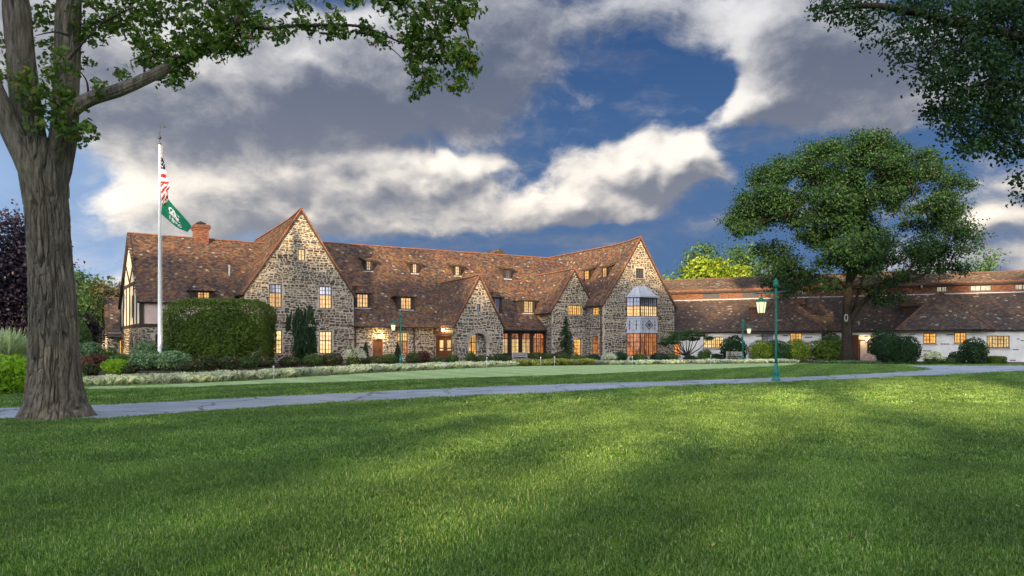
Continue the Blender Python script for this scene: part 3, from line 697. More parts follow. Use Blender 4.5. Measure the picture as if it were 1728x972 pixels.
# leaf sprays: (px, py, rx, ry, count, depth)
sprays = [(90,60,50,60,420,.8),(150,30,60,32,420,.6),(215,12,60,22,330,.4),(290,12,60,26,300,.3),(60,150,40,40,330,-.5),(105,130,26,46,300,-.5),(95,180,45,34,420,-.6),(60,205,28,18,120,-.6),
          (140,232,18,20,110,-.4),(118,200,22,30,170,-.6),(150,215,10,24,50,-.3),(250,75,30,22,230,0),(290,90,48,26,520,0),(340,58,50,30,620,.1),(300,128,36,12,200,.1),(255,110,24,14,150,0),
          (380,70,40,26,420,.1),(395,28,44,24,330,.3),(425,50,26,18,200,.1),(200,120,24,10,60,0),(170,150,18,10,50,-.3),(190,35,30,18,140,.5),(370,10,50,16,260,.3),(240,40,30,18,120,.4),
          (472,48,20,20,110,0),(515,28,13,20,80,0),(522,48,10,12,40,0),(555,48,16,20,120,0),(582,48,16,13,100,0),(568,28,9,10,30,0),(616,46,18,10,70,0),(645,62,20,13,110,0),(500,12,8,6,16,0),
          (690,20,38,26,260,.1),(740,10,44,22,330,.1),(790,8,22,22,170,.1),(725,46,34,20,260,.1),(775,30,22,14,130,0),(700,70,26,18,200,0),(740,70,22,20,170,.1),(690,92,12,14,70,.1),
          (716,108,22,18,170,.1),(700,125,14,14,90,0),(750,95,22,14,150,0),(782,85,20,24,220,-.1),(790,112,15,22,190,-.1),(775,140,18,14,110,-.1),(722,140,10,14,80,0),(705,155,12,8,60,0),(745,130,12,10,50,0),
          (655,5,24,10,110,.1),(610,2,30,6,60,.2),(20,140,24,30,80,-.8),(8,80,20,30,90,.9),(10,120,16,20,60,.9),(130,90,20,30,130,.7),(162,55,20,22,90,.6),(700,-30,90,26,500,.4),(540,-40,90,20,300,.4)]
Cs = []; Ns = []; nr = np.random.default_rng(21)
for (px, py, rx, ry, n, dy) in sprays:
    n = int(n * (.62 if (px < 170 and py > 80) else .85)); nc = max(3, n // 11); r2 = np.sqrt(nr.random(nc)) ; an = nr.random(nc) * 6.283
    cx_, cy_ = px + rx*r2*np.cos(an), py + ry*r2*np.sin(an); cd = dy + nr.normal(size=nc) * .25
    for j in range(nc):
        c = np.array(op(cx_[j], cy_[j], cd[j])); kk = nr.integers(9, 17); o_ = nr.normal(size=(kk, 3)) * [.085, .085, .07]
        Cs.append(c + o_); Ns.append(o_ * 6 + nr.normal(size=(kk, 3)) * .6 + [0, -.25, .35])
Cs = np.concatenate(Cs); Ns = np.concatenate(Ns)
fol('leaf_sprays', Cs, Ns, nr.uniform(.10, .17, len(Cs)), OAK, L['oak'], oak, nr)
# the crown above the frame
cl = nr.normal(size=(420, 3)); cl /= np.linalg.norm(cl, axis=1, keepdims=True); cl = cl * nr.uniform(.5, 1, (420, 1)) * [8.2, 7, 4.2] + [1.5, 1.5, 14.8]
idx = np.repeat(np.arange(420), 55); P = cl[idx] + nr.normal(size=(len(idx), 3)) * [.6, .6, .35]
fol('crown', P, nr.normal(size=P.shape) + [0, 0, .7], nr.uniform(.16, .26, len(P)), LEAF, L['oak'], oak, nr)

# --- foliage overhanging at top right; its trunk stands outside the frame
rb = (21.5, 22.0)
rt = empty('overhanging_tree', (rb[0], rb[1], 0), 0, 'dark leafy branches hanging into the top right corner', 'tree')
def rp(px, py, dy=0): return lp(px, py, dy, rb)
rs = rb[1] / F
mb = MB(); twig([(0,0,0),(.1,0,1.5),(0,.1,4),(-.4,0,7),(-.3,.2,11),(.2,.4,15)], .62); mb.build('trunk', M['bark_dark'], rt, True)
mb = MB()
for pts, r0 in (([(-.3,.1,6.5), rp(1800,90), rp(1740,70), rp(1660,48), rp(1590,32), rp(1510,14), rp(1450,10), rp(1395,22)], .24), ([(-.3,.1,5.5), rp(1830,190,-.6), rp(1760,160,-.8), rp(1690,140,-.8), rp(1630,150,-.6), rp(1590,190,-.5)], .14),
                ([(-.3,.1,5), rp(1850,280,.3), rp(1790,290,.3), rp(1720,310,.2)], .07), ([rp(1660,48), rp(1620,90), rp(1570,120), rp(1530,110)], .05), ([rp(1690,140,-.8), rp(1670,200,-.6), rp(1650,240,-.4)], .05), ([rp(1590,32),rp(1540,60), rp(1490,80)], .03),
                ([(-.3,.1,7.5), rp(1790,-40,.5), rp(1700,-30,.8), rp(1600,-60,1)], .16)): twig(pts, r0)
mb.build('limbs', M['bark_dark'], rt, True)
spr = [(1400,18,34,18,420),(1440,20,34,24,420),(1480,50,30,26,240),(1500,75,36,20,200),(1540,70,36,36,420),(1500,10,60,20,520),(1580,40,60,44,1100),(1650,50,60,50,1500),(1700,60,40,60,1300),(1590,110,42,32,900),
       (1650,120,60,50,1900),(1700,140,40,60,1700),(1570,140,24,24,330),(1600,175,34,30,800),(1650,190,50,40,1500),(1700,210,34,44,1200),(1610,215,22,24,330),(1650,240,40,20,620),(1700,255,34,16,420),(1640,258,34,9,120),
       (1545,100,22,18,140),(1720,300,16,16,130),(1726,335,12,12,70),(1600,5,80,16,800),(1700,5,60,20,800),(1760,120,50,140,2600),(1780,260,40,60,700),(1520,120,20,16,80),(1580,200,14,12,70)]
Cs = []; Ns = []
for (px, py, rx, ry, n) in spr:
    n = int(n*.72); nc = max(3, n // 16); r2 = np.sqrt(nr.random(nc)); an = nr.random(nc) * 6.283
    cx_, cy_ = px + rx*r2*np.cos(an), py + ry*r2*np.sin(an); cd = nr.normal(size=nc) * .9
    for j in range(nc):
        c = np.array(rp(cx_[j], cy_[j], cd[j])); kk = nr.integers(12, 26); o_ = nr.normal(size=(kk, 3)) * [.16, .16, .12]
        Cs.append(c + o_); Ns.append(o_ * 3 + nr.normal(size=(kk, 3)) * .6 + [0, -.2, .4])
Cs = np.concatenate(Cs); Ns = np.concatenate(Ns)
fol('leaf_sprays', Cs, Ns, nr.uniform(.09, .16, len(Cs)), LEAF, L['maple'], rt, nr)
cl = nr.normal(size=(300, 3)); cl /= np.linalg.norm(cl, axis=1, keepdims=True); cl = cl * nr.uniform(.5, 1, (300, 1)) * [6.5, 6, 3.5] + [1.2, 1.5, 15.2]
idx = np.repeat(np.arange(300), 50); P = cl[idx] + nr.normal(size=(len(idx), 3)) * [.6, .6, .35]
fol('crown', P, nr.normal(size=P.shape) + [0, 0, .7], nr.uniform(.16, .26, len(P)), LEAF, L['maple'], rt, nr)

# --- trees behind the buildings
def far_tree(px, pytop, Y, wpx, label, m, seed, name='background_tree', group=None, hpx=None, leaf=.5, n=150, rc=.9, tmpl=QUAD, nl=34):
    b = ((px - CX) / F * Y, Y); s = Y / F; top = EYE + (HY - pytop) * s
    o = empty(name, (b[0], b[1], 0), 0, label, 'tree', group); rr = random.Random(seed)
    w = wpx * s / 2; lb = []
    for i in range(10 if 'purple' in name else 7):
        a = rr.uniform(0, 6.28); lb.append(((math.cos(a)*w*.5, math.sin(a)*w*.4, top*(rr.uniform(.12,.72) if 'purple' in name else rr.uniform(.38,.78))), (w*rr.uniform(.4,.6), w*rr.uniform(.4,.6), top*rr.uniform(.14,.22))))
    lb.append(((0,0,top*.8),(w*.5,w*.5,top*.17)))
    crown_tree(o, (0,0,0), (0,0,top*.42), lb, max(.18, top*.022), m, M['bark_dark'], n, nl, leaf, rc, seed, tmpl, True, 0, shell=.3)
    return o
far_tree(1184,408,112,130,'mid green tree rising highest behind the low wing roof', L['far'], 31, n=380)
far_tree(1246,408,124,130,'mid green tree behind the roof, just left of the shade tree crown', L['far'], 32, n=340)
far_tree(1200,430,104,64,'sunlit yellow green tree in front of the taller ones behind the roof', L['far_light'], 33, n=200)
far_tree(1243,436,104,60,'sunlit lime tree right of the other yellow green one behind the roof', L['far_light'], 34, n=180)
far_tree(1146,459,104,60,'low yellow green tree next to the rightmost stone gable', L['far_light'], 35, n=90)
far_tree(1285,455,106,50,'dull green tree low behind the shade tree crown', L['far'], 36, n=170)
far_tree(1330,452,118,70,'green tree seen under the crown of the shade tree', L['far'], 37, n=160)
far_tree(1668,420,115,84,'thin green tree top behind the right roof', L['far'], 38, n=130, leaf=.42)
far_tree(1600,448,120,60,'green tree behind the roof, partly hidden by the shade tree', L['far'], 39, n=70)
far_tree(20,345,62,150,'tall purple leaved tree at the left edge behind the oak', L['purple'], 41, 'purple_tree', n=420, leaf=.3, rc=.7, nl=44)
far_tree(-60,330,58,150,'purple leaved tree cut by the left edge of the view', L['purple'], 42, 'purple_tree', n=300, leaf=.3, rc=.7, nl=44)
far_tree(95,455,66,70,'grey green tree between the oak trunk and the bronze tree', L['grey'], 43, n=180, leaf=.26, rc=.55)
far_tree(132,452,76,62,'green tree right of the oak trunk', L['far'], 44, n=170, leaf=.26, rc=.55)
far_tree(170,468,84,80,'bronze leaved tree behind the small stone outbuilding', L['bronze'], 45, n=230, leaf=.26, rc=.55)
far_tree(205,474,92,60,'dark bronze tree against the half timbered gable', L['bronze'], 46, n=160, leaf=.26, rc=.55)
far_tree(140,520,70,50,'low purple shrub tree left of the outbuilding', L['purple'], 47, 'purple_tree', n=120, leaf=.24, rc=.45)
# --- trees behind the camera and beside the view that throw the evening shade
def shade_trees(lst):
    for i, (x, y, h, w, zb, sd, lab) in enumerate(lst):
        o = empty('park_tree', (x, y, 0), 0, lab, 'tree', 'park trees outside the view'); rr = random.Random(sd)
        tiers = [(2.2, 7.0, 5), (11.8, h-2, 8)] if zb > 6 else [(zb+1, h-2, 13)]
        lb = [((rr.uniform(-.65,.65)*w, rr.uniform(-.5,.5)*w, rr.uniform(z0, z1)), (w*rr.uniform(.38,.6), w*.5, 1.6 if zb > 6 and z1 < 8 else h*rr.uniform(.10,.15))) for z0, z1, n_ in tiers for _ in range(n_)]
        crown_tree(o, (0,0,0), (0,0,h*.32), lb, .42, L['maple'], M['bark_dark'], 230, 44, 1.0, 1.1, sd, QUAD, True, 0, shell=.1)
wd = np.random.default_rng(77); nW = 5200
cx_ = wd.uniform(-150, 150, nW); cy_ = wd.uniform(128, 150, nW); hz = 9+5*vnoise(cx_*.09, cx_*0, cx_*0, 5)+3*vnoise(cx_*.3, cx_*0, cx_*0, 6); P = np.stack([cx_, cy_, wd.random(nW)**.8*hz], 1)
idx = np.repeat(np.arange(nW), 9); P = P[idx]+wd.normal(size=(nW*9,3))*[.9,.6,.6]
tag(fol('far_wood', P, wd.normal(size=P.shape)+[0,-.4,.6], .9*wd.uniform(.6,1.4,len(P)), QUAD, L['far'], None, wd), 'dark line of woodland beyond the buildings', kind='stuff')
# ------------------------------------------------------------------ building helpers
class FR:
    def __init__(s, ox, oy, th): s.o = Vector((ox, oy, 0)); s.th = R(th); s.c = math.cos(s.th); s.s = math.sin(s.th)
    def loc(s, p):
        d = Vector(p) - s.o; return Vector((d.x*s.c + d.y*s.s, -d.x*s.s + d.y*s.c, d.z))
    def ray(s, px, py):
        a = s.loc((0, 0, EYE)); return a, s.loc(at(px, py, 1)) - a
    def v(s, px, py, v0):
        a, d = s.ray(px, py); return a + d * ((v0 - a.y) / d.y)
    def u(s, px, py, u0):
        a, d = s.ray(px, py); return a + d * ((u0 - a.x) / d.x)
    def plane(s, px, py, P, n):
        a, d = s.ray(px, py); return a + d * ((Vector(P) - a).dot(Vector(n)) / d.dot(Vector(n)))
srng = np.random.default_rng(5)
def stone_mesh(name, parent, P, e, n, poly, holes, m, mode='rubble'):
    P = np.array(P, float); e = np.array(e, float); n = np.array(n, float); k = np.array([0, 0, 1.0])
    xs_ = [p[0] for p in poly]; zs_ = [p[1] for p in poly]; x0, x1, z0, z1 = min(xs_), max(xs_), min(zs_), max(zs_)
    V = []; z = z0; row = 0
    while z < z1:
        h = srng.uniform(.13, .27) if mode == 'rubble' else .082
        x = x0 - srng.uniform(0, .4)
        while x < x1:
            if mode == 'rubble': w = h * srng.uniform(.95, 2.5); gx = srng.uniform(.055, .11); gz = srng.uniform(.05, .085)
            else: w = .235; gx = .015; gz = .014
            cx_, cz_ = x + w/2, z + h/2 
            if mode == 'rubble': cz_ += (vnoise(np.array(cx_*.9), np.array(cz_*.6), np.array(0.), 3) - .5) * .30 + srng.uniform(-.03, .03)
            hw, hh = (w-gx)/2, (h-gz)/2
            if mode == 'rubble': hh *= srng.uniform(.85, 1.2)
            ok = False; c0, h0 = cx_, hw
            for cx_, hw in ((c0, h0), (c0-h0*.45, h0*.52), (c0+h0*.45, h0*.52)):
                if hw < .06: continue
                qx = np.array([cx_-hw, cx_+hw, cx_+hw, cx_-hw]); qz = np.array([cz_-hh, cz_-hh, cz_+hh, cz_+hh])
                ok = bool(pip(qx, qz, poly).all())
                if ok:
                    for H in holes:
                        hx0 = min(p[0] for p in H)-.03; hx1 = max(p[0] for p in H)+.03; hz0 = min(p[1] for p in H)-.03; hz1 = max(p[1] for p in H)+.03
                        if cx_+hw > hx0 and cx_-hw < hx1 and cz_+hh > hz0 and cz_-hh < hz1: ok = False; break
                if ok: break
            if ok:
                if mode == 'rubble':
                    c = srng.uniform(.12, .38); px_ = np.array([-1, -1+c, 1-c, 1, 1, 1-c, -1+c, -1]) ; pz_ = np.array([-1+c, -1, -1, -1+c, 1-c, 1, 1, 1-c])
                    px_ = px_ * hw + srng.normal(size=8)*.014; pz_ = pz_ * hh + srng.normal(size=8)*.011
                    an = srng.normal()*.05; px_, pz_ = px_*math.cos(an)-pz_*math.sin(an), px_*math.sin(an)+pz_*math.cos(an)
                    d = srng.uniform(.025, .065)
                else:
                    px_ = np.array([-1, 1, 1, -1]) * hw; pz_ = np.array([-1, -1, 1, 1]) * hh; d = .012 + srng.uniform(0, .006)
                bot = P + np.outer(cx_+px_, e) + np.outer(cz_+pz_, k)
                f = .82 if mode == 'rubble' else .97
                top = P + np.outer(cx_+px_*f, e) + np.outer(cz_+pz_*f, k) + n * d
                V.append(np.concatenate([bot, top]))
            x += w
        z += h; row += 1
    if not V: return
    V = np.array(V); kk = V.shape[1] // 2; N_ = len(V); b = (np.arange(N_) * 2 * kk)[:, None]
    i = np.arange(kk); j = (i + 1) % kk
    side = (b[:, :, None] + np.stack([i, j, j+kk, i+kk], 1)[None]).reshape(-1, 4)
    topf = b + (np.arange(kk) + kk)[None]
    o = mesh_arrays(name, V.reshape(-1, 3), [side, topf], m, parent); o['kind'] = 'stuff'; return o
def rect(a, b, c, d): return [(a, b), (c, b), (c, d), (a, d)]
def wall(name, parent, P, e, n, poly, holes=(), m='mortar', st='rubble', thick=.3, sm='stone'):
    P = Vector(P); e = Vector(e); n = Vector(n); k = Vector((0, 0, 1)); mb = MB()
    pt = lambda s, z, d=0: P + e*s + k*z + n*d
    loops = [poly] + list(holes); flat = [q for l in loops for q in l]
    tris = tessellate_polygon([[Vector((q[0], q[1], 0)) for q in l] for l in loops])
    fs = []
    for t in tris:
        a, b, c = [pt(*flat[i]) for i in t]
        fs.append(tuple(t) if (b-a).cross(c-a).dot(n) > 0 else tuple(t)[::-1])
    mb.add([pt(*q) for q in flat], fs); mb.add([pt(q[0], q[1], -thick) for q in flat], [f[::-1] for f in fs])
    for l in loops:
        L_ = len(l); mb.add([pt(*q) for q in l] + [pt(q[0], q[1], -thick) for q in l], [(i, (i+1) % L_, L_+(i+1) % L_, L_+i) for i in range(L_)])
    o = mb.build(name, M[m], parent)
    if st: stone_mesh('stones' if st == 'rubble' else 'bricks', o, P, e, n, poly, holes, M[sm], st)
    return o
def window(parent, P, e, n, r, cols=2, lites=2, rows=4, transom=None, glass='glow', upper=None, d=-.12, fr='frame', sill=True, name='window', bar=.035):
    """r = (s0,z0,s1,z1); cols casements of lites x rows panes"""
    s0, z0, s1, z1 = r; mb = MB(); w = .07
    B = lambda a, b, c, dd, d0, d1: mb.frame_box(P, e, n, a, b, c, dd, d0, d1)
    B(s0, s1, z0, z0+w, d-.05, d+.06); B(s0, s1, z1-w, z1, d-.05, d+.061); B(s0, s0+w, z0+w, z1-w, d-.05, d+.058); B(s1-w, s1, z0+w, z1-w, d-.05, d+.058)
    zt = z0 + (z1-z0)*transom if transom else None
    if zt: B(s0+w, s1-w, zt-.04, zt+.04, d-.05, d+.05)
    cw = (s1-s0) / cols
    for i in range(1, cols): B(s0+cw*i-.04, s0+cw*i+.04, z0+w, z1-w, d-.045, d+.055)
    for i in range(cols):
        for j in range(1, lites): x_ = s0+cw*(i+j/lites); B(x_-bar/2, x_+bar/2, z0+w, z1-w, d-.02, d+.03)
    if zt:
        nu = max(1, round(rows*(1-transom))); nlw = rows-nu
        for j in range(1, nlw): z_ = z0+(zt-z0)*j/nlw; B(s0+w, s1-w, z_-bar/2, z_+bar/2, d-.018, d+.026)
        for j in range(1, nu): z_ = zt+(z1-zt)*j/nu; B(s0+w, s1-w, z_-bar/2, z_+bar/2, d-.018, d+.026)
    else:
        for j in range(1, rows): z_ = z0+(z1-z0)*j/rows; B(s0+w, s1-w, z_-bar/2, z_+bar/2, d-.018, d+.026)
    o = mb.build(name, M[fr], parent)
    def pane(a, b, c, dd, g_):
        q = MB(); q.frame_box(P, e, n, a, b, c, dd, d-.012, d+.004); q.build('pane', M[g_], o)
    if zt: pane(s0+.02, s1-.02, z0+.02, zt-.005, glass); pane(s0+.02, s1-.02, zt+.005, z1-.02, upper or glass)
    else: pane(s0+.02, s1-.02, z0+.02, z1-.02, glass)
    if sill:
        q = MB(); q.frame_box(P, e, n, s0-.08, s1+.08, z0-.10, z0-.002, -.1, .10); q.build('sill', M['sillstone'], o)
    return o
M['sillstone'] = plain('sill_stone', (.33,.29,.24), .85, .25, 5)
class Roof:
    def __init__(s, m='tile', defo=None): s.V = []; s.deck = MB(); s.caps = MB(); s.m = m; s.defo = defo
    def plane(s, pts, w=.24, ex=.19, tiles=True, deckrows=1):
        pts = [Vector(p) for p in pts]; nrm = Vector()
        for i in range(1, len(pts)-1): nrm += (pts[i]-pts[0]).cross(pts[i+1]-pts[0])
        nrm.normalize()
        if nrm.z < 0: nrm = -nrm
        a = Vector((0,0,1)).cross(nrm).normalized(); b = nrm.cross(a)
        # deck slab
        n_ = len(pts); t = [p - nrm*.015 for p in pts]; u_ = [p - nrm*.16 for p in pts]
        if deckrows > 1:
            A_, B_, C_, D_ = t; rows = [(A_.lerp(D_, k/deckrows), B_.lerp(C_, k/deckrows)) for k in range(deckrows+1)]
            vs = [p for r_ in rows for p in r_]; vs2 = [p - nrm*.145 for p in vs]; m_ = len(vs)
            fs = []
            for k in range(deckrows): i = 2*k; fs += [(i,i+1,i+3,i+2), (m_+i,m_+i+2,m_+i+3,m_+i+1), (i,i+2,m_+i+2,m_+i), (i+1,m_+i+1,m_+i+3,i+3)]
            fs += [(0,m_,m_+1,1), (m_-2,m_-1,2*m_-1,2*m_-2)]
            s.deck.add(vs+vs2, fs)
        else: s.deck.add(t+u_, [tuple(range(n_)), tuple(range(n_, 2*n_))[::-1]] + [(i, (i+1) % n_, n_+(i+1) % n_, n_+i) for i in range(n_)])
        if not tiles: return
        P0 = pts[0]; poly = [((p-P0).dot(a), (p-P0).dot(b)) for p in pts]
        x0 = min(q[0] for q in poly); x1 = max(q[0] for q in poly); y0 = min(q[1] for q in poly); y1 = max(q[1] for q in poly)
        ys_ = np.arange(y0-.02, y1, ex); xs_ = np.arange(x0, x1+w, w)
        X_, Y_ = np.meshgrid(xs_, ys_); X_ = X_ + (np.arange(len(ys_)) % 2 * w/2)[:, None] + srng.uniform(-.015, .015, X_.shape)
        Y_ = Y_ + srng.normal(size=Y_.shape)*.010; X_ = X_.ravel(); Y_ = Y_.ravel()
        k = pip(X_, Y_+ex*.4, poly); X_ = X_[k]; Y_ = Y_[k]; N_ = len(X_)
        if not N_: return
        hw = w*.485; lift = .035+srng.uniform(-.008, .014, N_); l2 = lift + srng.uniform(-.012, .012, N_); L_ = ex*1.12
        P0 = np.array(P0); A = np.array(a); B = np.array(b); Nn = np.array(nrm); rt_ = srng.normal(size=N_)*.012
        def pt(dx, dy, dz): return P0 + np.outer(X_+dx, A) + np.outer(Y_+dy, B) + np.outer(dz, Nn)
        z0_ = np.zeros(N_)
        V = np.stack([pt(-hw, -rt_, z0_), pt(hw, rt_, z0_), pt(-hw, -rt_, lift), pt(hw, rt_, l2), pt(hw, L_, z0_+.006), pt(-hw, L_, z0_+.006)], 1)
        s.V.append(V)
    def cap(s, a, b, r=.105, step=.42, mi=1):
        a = Vector(a); b = Vector(b); L_ = (b-a).length; n = max(1, int(L_/step)); d = (b-a)/n; dd = d.normalized(); q = dd.cross(Vector((0,0,1))).normalized(); up = q.cross(dd)
        for i in range(n):
            p0 = a+d*i; p1 = a+d*(i+1.06); rr = r*random.uniform(.92, 1.1); vs = []
            for p, f in ((p0, 1), (p1, .9)):
                for an in (200, 145, 90, 35, -20): vs.append(p + (q*math.cos(R(an))*1.15 + up*math.sin(R(an))*.85)*rr*f)
            s.caps.add(vs, [(0,1,6,5),(1,2,7,6),(2,3,8,7),(3,4,9,8),(0,4,3,2,1)])
    def build(s, parent, name='roof'):
        if s.defo:
            s.deck.v = [tuple(s.defo(np.array([p]))[0]) for p in s.deck.v]; s.caps.v = [tuple(s.defo(np.array([p]))[0]) for p in s.caps.v]
        o = s.deck.build(name, M['deck'], parent)
        if s.V:
            V = np.concatenate(s.V).reshape(-1, 3)
            if s.defo: V = s.defo(V)
            N_ = len(V)//6; b = (np.arange(N_)*6)[:, None]
            f = np.concatenate([b+np.array([[0,1,3,2]]), b+np.array([[2,3,4,5]])])
            t = mesh_arrays('roof_tiles', V, f, M[s.m], o); t['kind'] = 'stuff'
        if s.caps.v: s.caps.build('ridge_tiles', M['ridge_dark' if s.m == 'tile_dark' else 'ridge'], o, kind='stuff')
        return o

# ------------------------------------------------------------------ the stone clubhouse
th = 30.0; FA = FR(-22.55, 62.5, th)
club = empty('clubhouse', (-22.55, 62.5, 0), R(th), 'long rubble stone clubhouse with steep tiled gables, lit windows and a half timbered left end', 'building')
E = (1,0,0); Fn = (0,-1,0)
def vp(v, *pp): return [tuple((FA.v(px, py, v).x, FA.v(px, py, v).z)) for px, py in pp]
def wr(v, x0, y0, x1, y1):
    a = FA.v((x0+x1)/2, y0, v); b = FA.v((x0+x1)/2, y1, v); l = FA.v(x0, y1, v).x; r_ = FA.v(x1, y1, v).x
    return (l, b.z, r_, a.z)
def R4(r): return rect(*r)
def lift_fn(v0, uc, zr, half, ze, amount, ln):
    def f(P):
        P = P.copy(); k = np.exp(-np.clip(P[:,1]-v0, 0, 99)/ln)*amount; hfrac = np.clip((P[:,2]-ze)/(zr-ze), 0, 1.2); P[:,2] += k*hfrac**2; return P
    return f
def gable(v0, uc, half, zr, slope, vback, windows, amount=.35, ln=2.2, over=.3, wname='gable_wall', zbase=-.2, arch=None, cutl=None, cutr=None):
    ze = zr - slope*half
    q = [(uc-half, zbase), (uc+half, zbase), (uc+half, ze)]
    for t in (.25,.5,.75,1): q.append((uc+half*(1-t), ze+(zr-ze)*t + amount*t*t*.97 - .05))
    for t in (.75,.5,.25,0): q.append((uc-half*(1-t), ze+(zr-ze)*t + amount*t*t*.97 - .05))
    holes = [R4(w['r']) for w in windows]
    if arch: holes.append(arch)
    w_ = wall(wname, club, (0, v0, 0), E, Fn, q, holes)
    for w in windows: window(club, (0, v0, 0), E, Fn, **w)
    rf = Roof('tile', lift_fn(v0, uc, zr, half, ze, amount, ln)); o = half+over; zo = zr-slope*o
    for sg in (-1, 1):
        u1 = uc+sg*o; z1_ = zo
        vs_ = [v0-.12, v0+.8, v0+1.8, v0+3.2, v0+6, vback]
        for va, vb2 in zip(vs_[:-1], vs_[1:]):
            rf.plane([(uc, va, zr), (uc, vb2, zr), (u1, vb2, z1_), (u1, va, z1_)], deckrows=4)
        # verge tiles along the rake
        for i in range(12):
            a = Vector((uc+sg*o*i/12, v0-.15, zr-slope*o*i/12)); b = Vector((uc+sg*o*(i+1)/12, v0-.15, zr-slope*o*(i+1)/12)); rf.deck.beam(a, b, .10, .07, (0,1,0), 1)
    rf.cap((uc, v0-.12, zr+.03), (uc, vback, zr+.03))
    rfo = rf.build(club); rfo.data.materials.append(M['ridge'])
    return w_, ze
W_ = lambda v, x0, y0, x1, y1, **k: dict(r=wr(v, x0, y0, x1, y1), **k)
pk1 = FA.v(508, 352, 0); pk4 = FA.v(1080, 400, -4.5); pk3 = FA.v(969, 453, -1.5); pk2 = FA.v(808.5, 463.5, -4)
u10 = 0.0; u11 = FA.v(597, 600, 0).x
gable(0, pk1.x, (u11-u10)/2, pk1.z-.35, 1.46, 20, [
    W_(0, 454, 479, 475.5, 519, cols=2, lites=2, rows=5, transom=.62, glass='glow', upper='glass'),
    W_(0, 539, 483, 560, 521, cols=2, lites=2, rows=5, transom=.62, glass='glow', upper='glass'),
    W_(0, 456, 557, 476, 597, cols=2, lites=2, rows=5, transom=.58, glass='glow_pale', upper='glow_pale'),
    W_(0, 539, 559, 560, 597, cols=2, lites=2, rows=5, transom=.58, glass='glow_pale', upper='glow_pale'),
    W_(0, 503, 420, 515, 440, cols=1, lites=2, rows=2, glass='glow_pale')])
u40 = FA.v(1018, 600, -4.5).x; u41 = FA.v(1137, 600, -4.5).x
gable(-4.5, pk4.x, (u41-u40)/2, pk4.z-.4, 1.37, 14, [
    W_(-4.5, 1073, 453, 1086.6, 469.5, cols=2, lites=2, rows=3, glass='glass')], amount=.4)
u30 = FA.v(931, 600, -1.5).x
gable(-1.5, pk3.x, pk3.x-u30, pk3.z-.15, 1.45, 9.5, [
    W_(-1.5, 959, 515, 981.5, 532, cols=3, lites=2, rows=3, glass='glow'),
    W_(-1.5, 968, 572, 981, 600, cols=1, lites=2, rows=5, glass='glow')], amount=.15, over=.35)
u20 = FA.v(767, 600, -4).x; u21 = FA.v(849, 600, -4).x
AR = wr(-4, 791.5, 562, 822.5, 600.5); ac = (AR[0]+AR[2])/2; ar = (AR[2]-AR[0])/2
arch = [(AR[0], AR[1]), (AR[2], AR[1])] + [(ac+ar*math.cos(a), AR[3]-ar+ar*math.sin(a)) for a in np.linspace(0, math.pi, 13)]
gable(-4, (u20+u21)/2, (u21-u20)/2, pk2.z-.15, 1.72, 6, [W_(-4, 805, 513, 811, 526, cols=1, lites=1, rows=2, glass='glass', sill=False)], amount=.15, over=.22, arch=arch)
# arch: voussoirs and the recess with a window in its left half
mb = MB()
for i in range(13):
    a0, a1 = math.pi*i/13+.02, math.pi*(i+1)/13-.02; zc = AR[3]-ar; vs = []
    for d in (.0, -.10):
        for rr_, aa in ((ar, a0), (ar+.42, a0), (ar+.42, a1), (ar, a1)): vs.append((ac+rr_*math.cos(aa), -4+d, zc+rr_*math.sin(aa)))
    q = MB(); q.add(vs, [(0,1,2,3),(4,7,6,5),(0,4,5,1),(1,5,6,2),(2,6,7,3),(3,7,4,0)]); q.build('voussoir', M['sillstone'], club)
wall('recess_wall', club, (0, -3.45, 0), E, Fn, rect(AR[0]-.2, AR[1]-.3, AR[2]+.2, AR[3]+.3), [rect(AR[0], AR[1], ac+.1, AR[3]-.1)], thick=.2)
window(club, (0, -3.45, 0), E, Fn, (AR[0], AR[1], ac+.1, AR[3]-.1), cols=2, lites=2, rows=5, transom=.62, glass='glow', d=-.05)

# main block
Z0 = 3.35; SL = 1.0; mainP = (0, 0, Z0); mainN = Vector((0, -SL, 1)).normalized()
uE = 38.0
def mr(px, py): return FA.plane(px, py, mainP, mainN)
rf = Roof(); RZ = Z0+SL*8.5
rf.plane([(8.2,-.05,Z0-.05), (uE,-.05,Z0-.05), (uE,8.5,RZ), (4,8.5,RZ), (4,4,Z0+4*SL), (8.2,4,Z0+4*SL)])
rf.plane([(4,8.5,RZ), (uE,8.5,RZ), (uE,17,Z0), (4,17,Z0)], tiles=False)
rf.cap((6.5,8.5,RZ+.04), (uE-1,8.5,RZ+.04)); 
rf.plane([(u21+.15,-.72,3.16), (u30-.05,-.72,3.16), (u30-.05,.95,4.34), (u21+.15,.95,4.34)])
# small rear gable showing over the ridge
pr = FA.v(845, 420.5, 12)
rf.plane([(pr.x,12,pr.z), (pr.x,26,pr.z), (pr.x+4,26,pr.z-4), (pr.x+4,12,pr.z-4)]); rf.plane([(pr.x,12,pr.z), (pr.x,26,pr.z), (pr.x-7,26,pr.z-4.4), (pr.x-7,12,pr.z-4.4)])
rf.plane([(pr.x,12,pr.z), (pr.x+4,12,pr.z-4), (pr.x-7,12.01,pr.z-4.4)], tiles=False)
rf.build(club)
mw = [W_(.5, 670.6, 561, 688, 597, cols=2, lites=2, rows=5, transom=.6, glass='glow_red', upper='glow')]
dr = wr(.5, 629, 571, 645.6, 611)
holes = [R4(w['r']) for w in mw] + [R4(dr)]
wall('wall', club, (0,.5,0), E, Fn, [(u11-.1,-.2), (u20+.3,-.2), (u20+.3,3.72), (u11-.1,3.72)], holes)
for w in mw: window(club, (0,.5,0), E, Fn, **w)
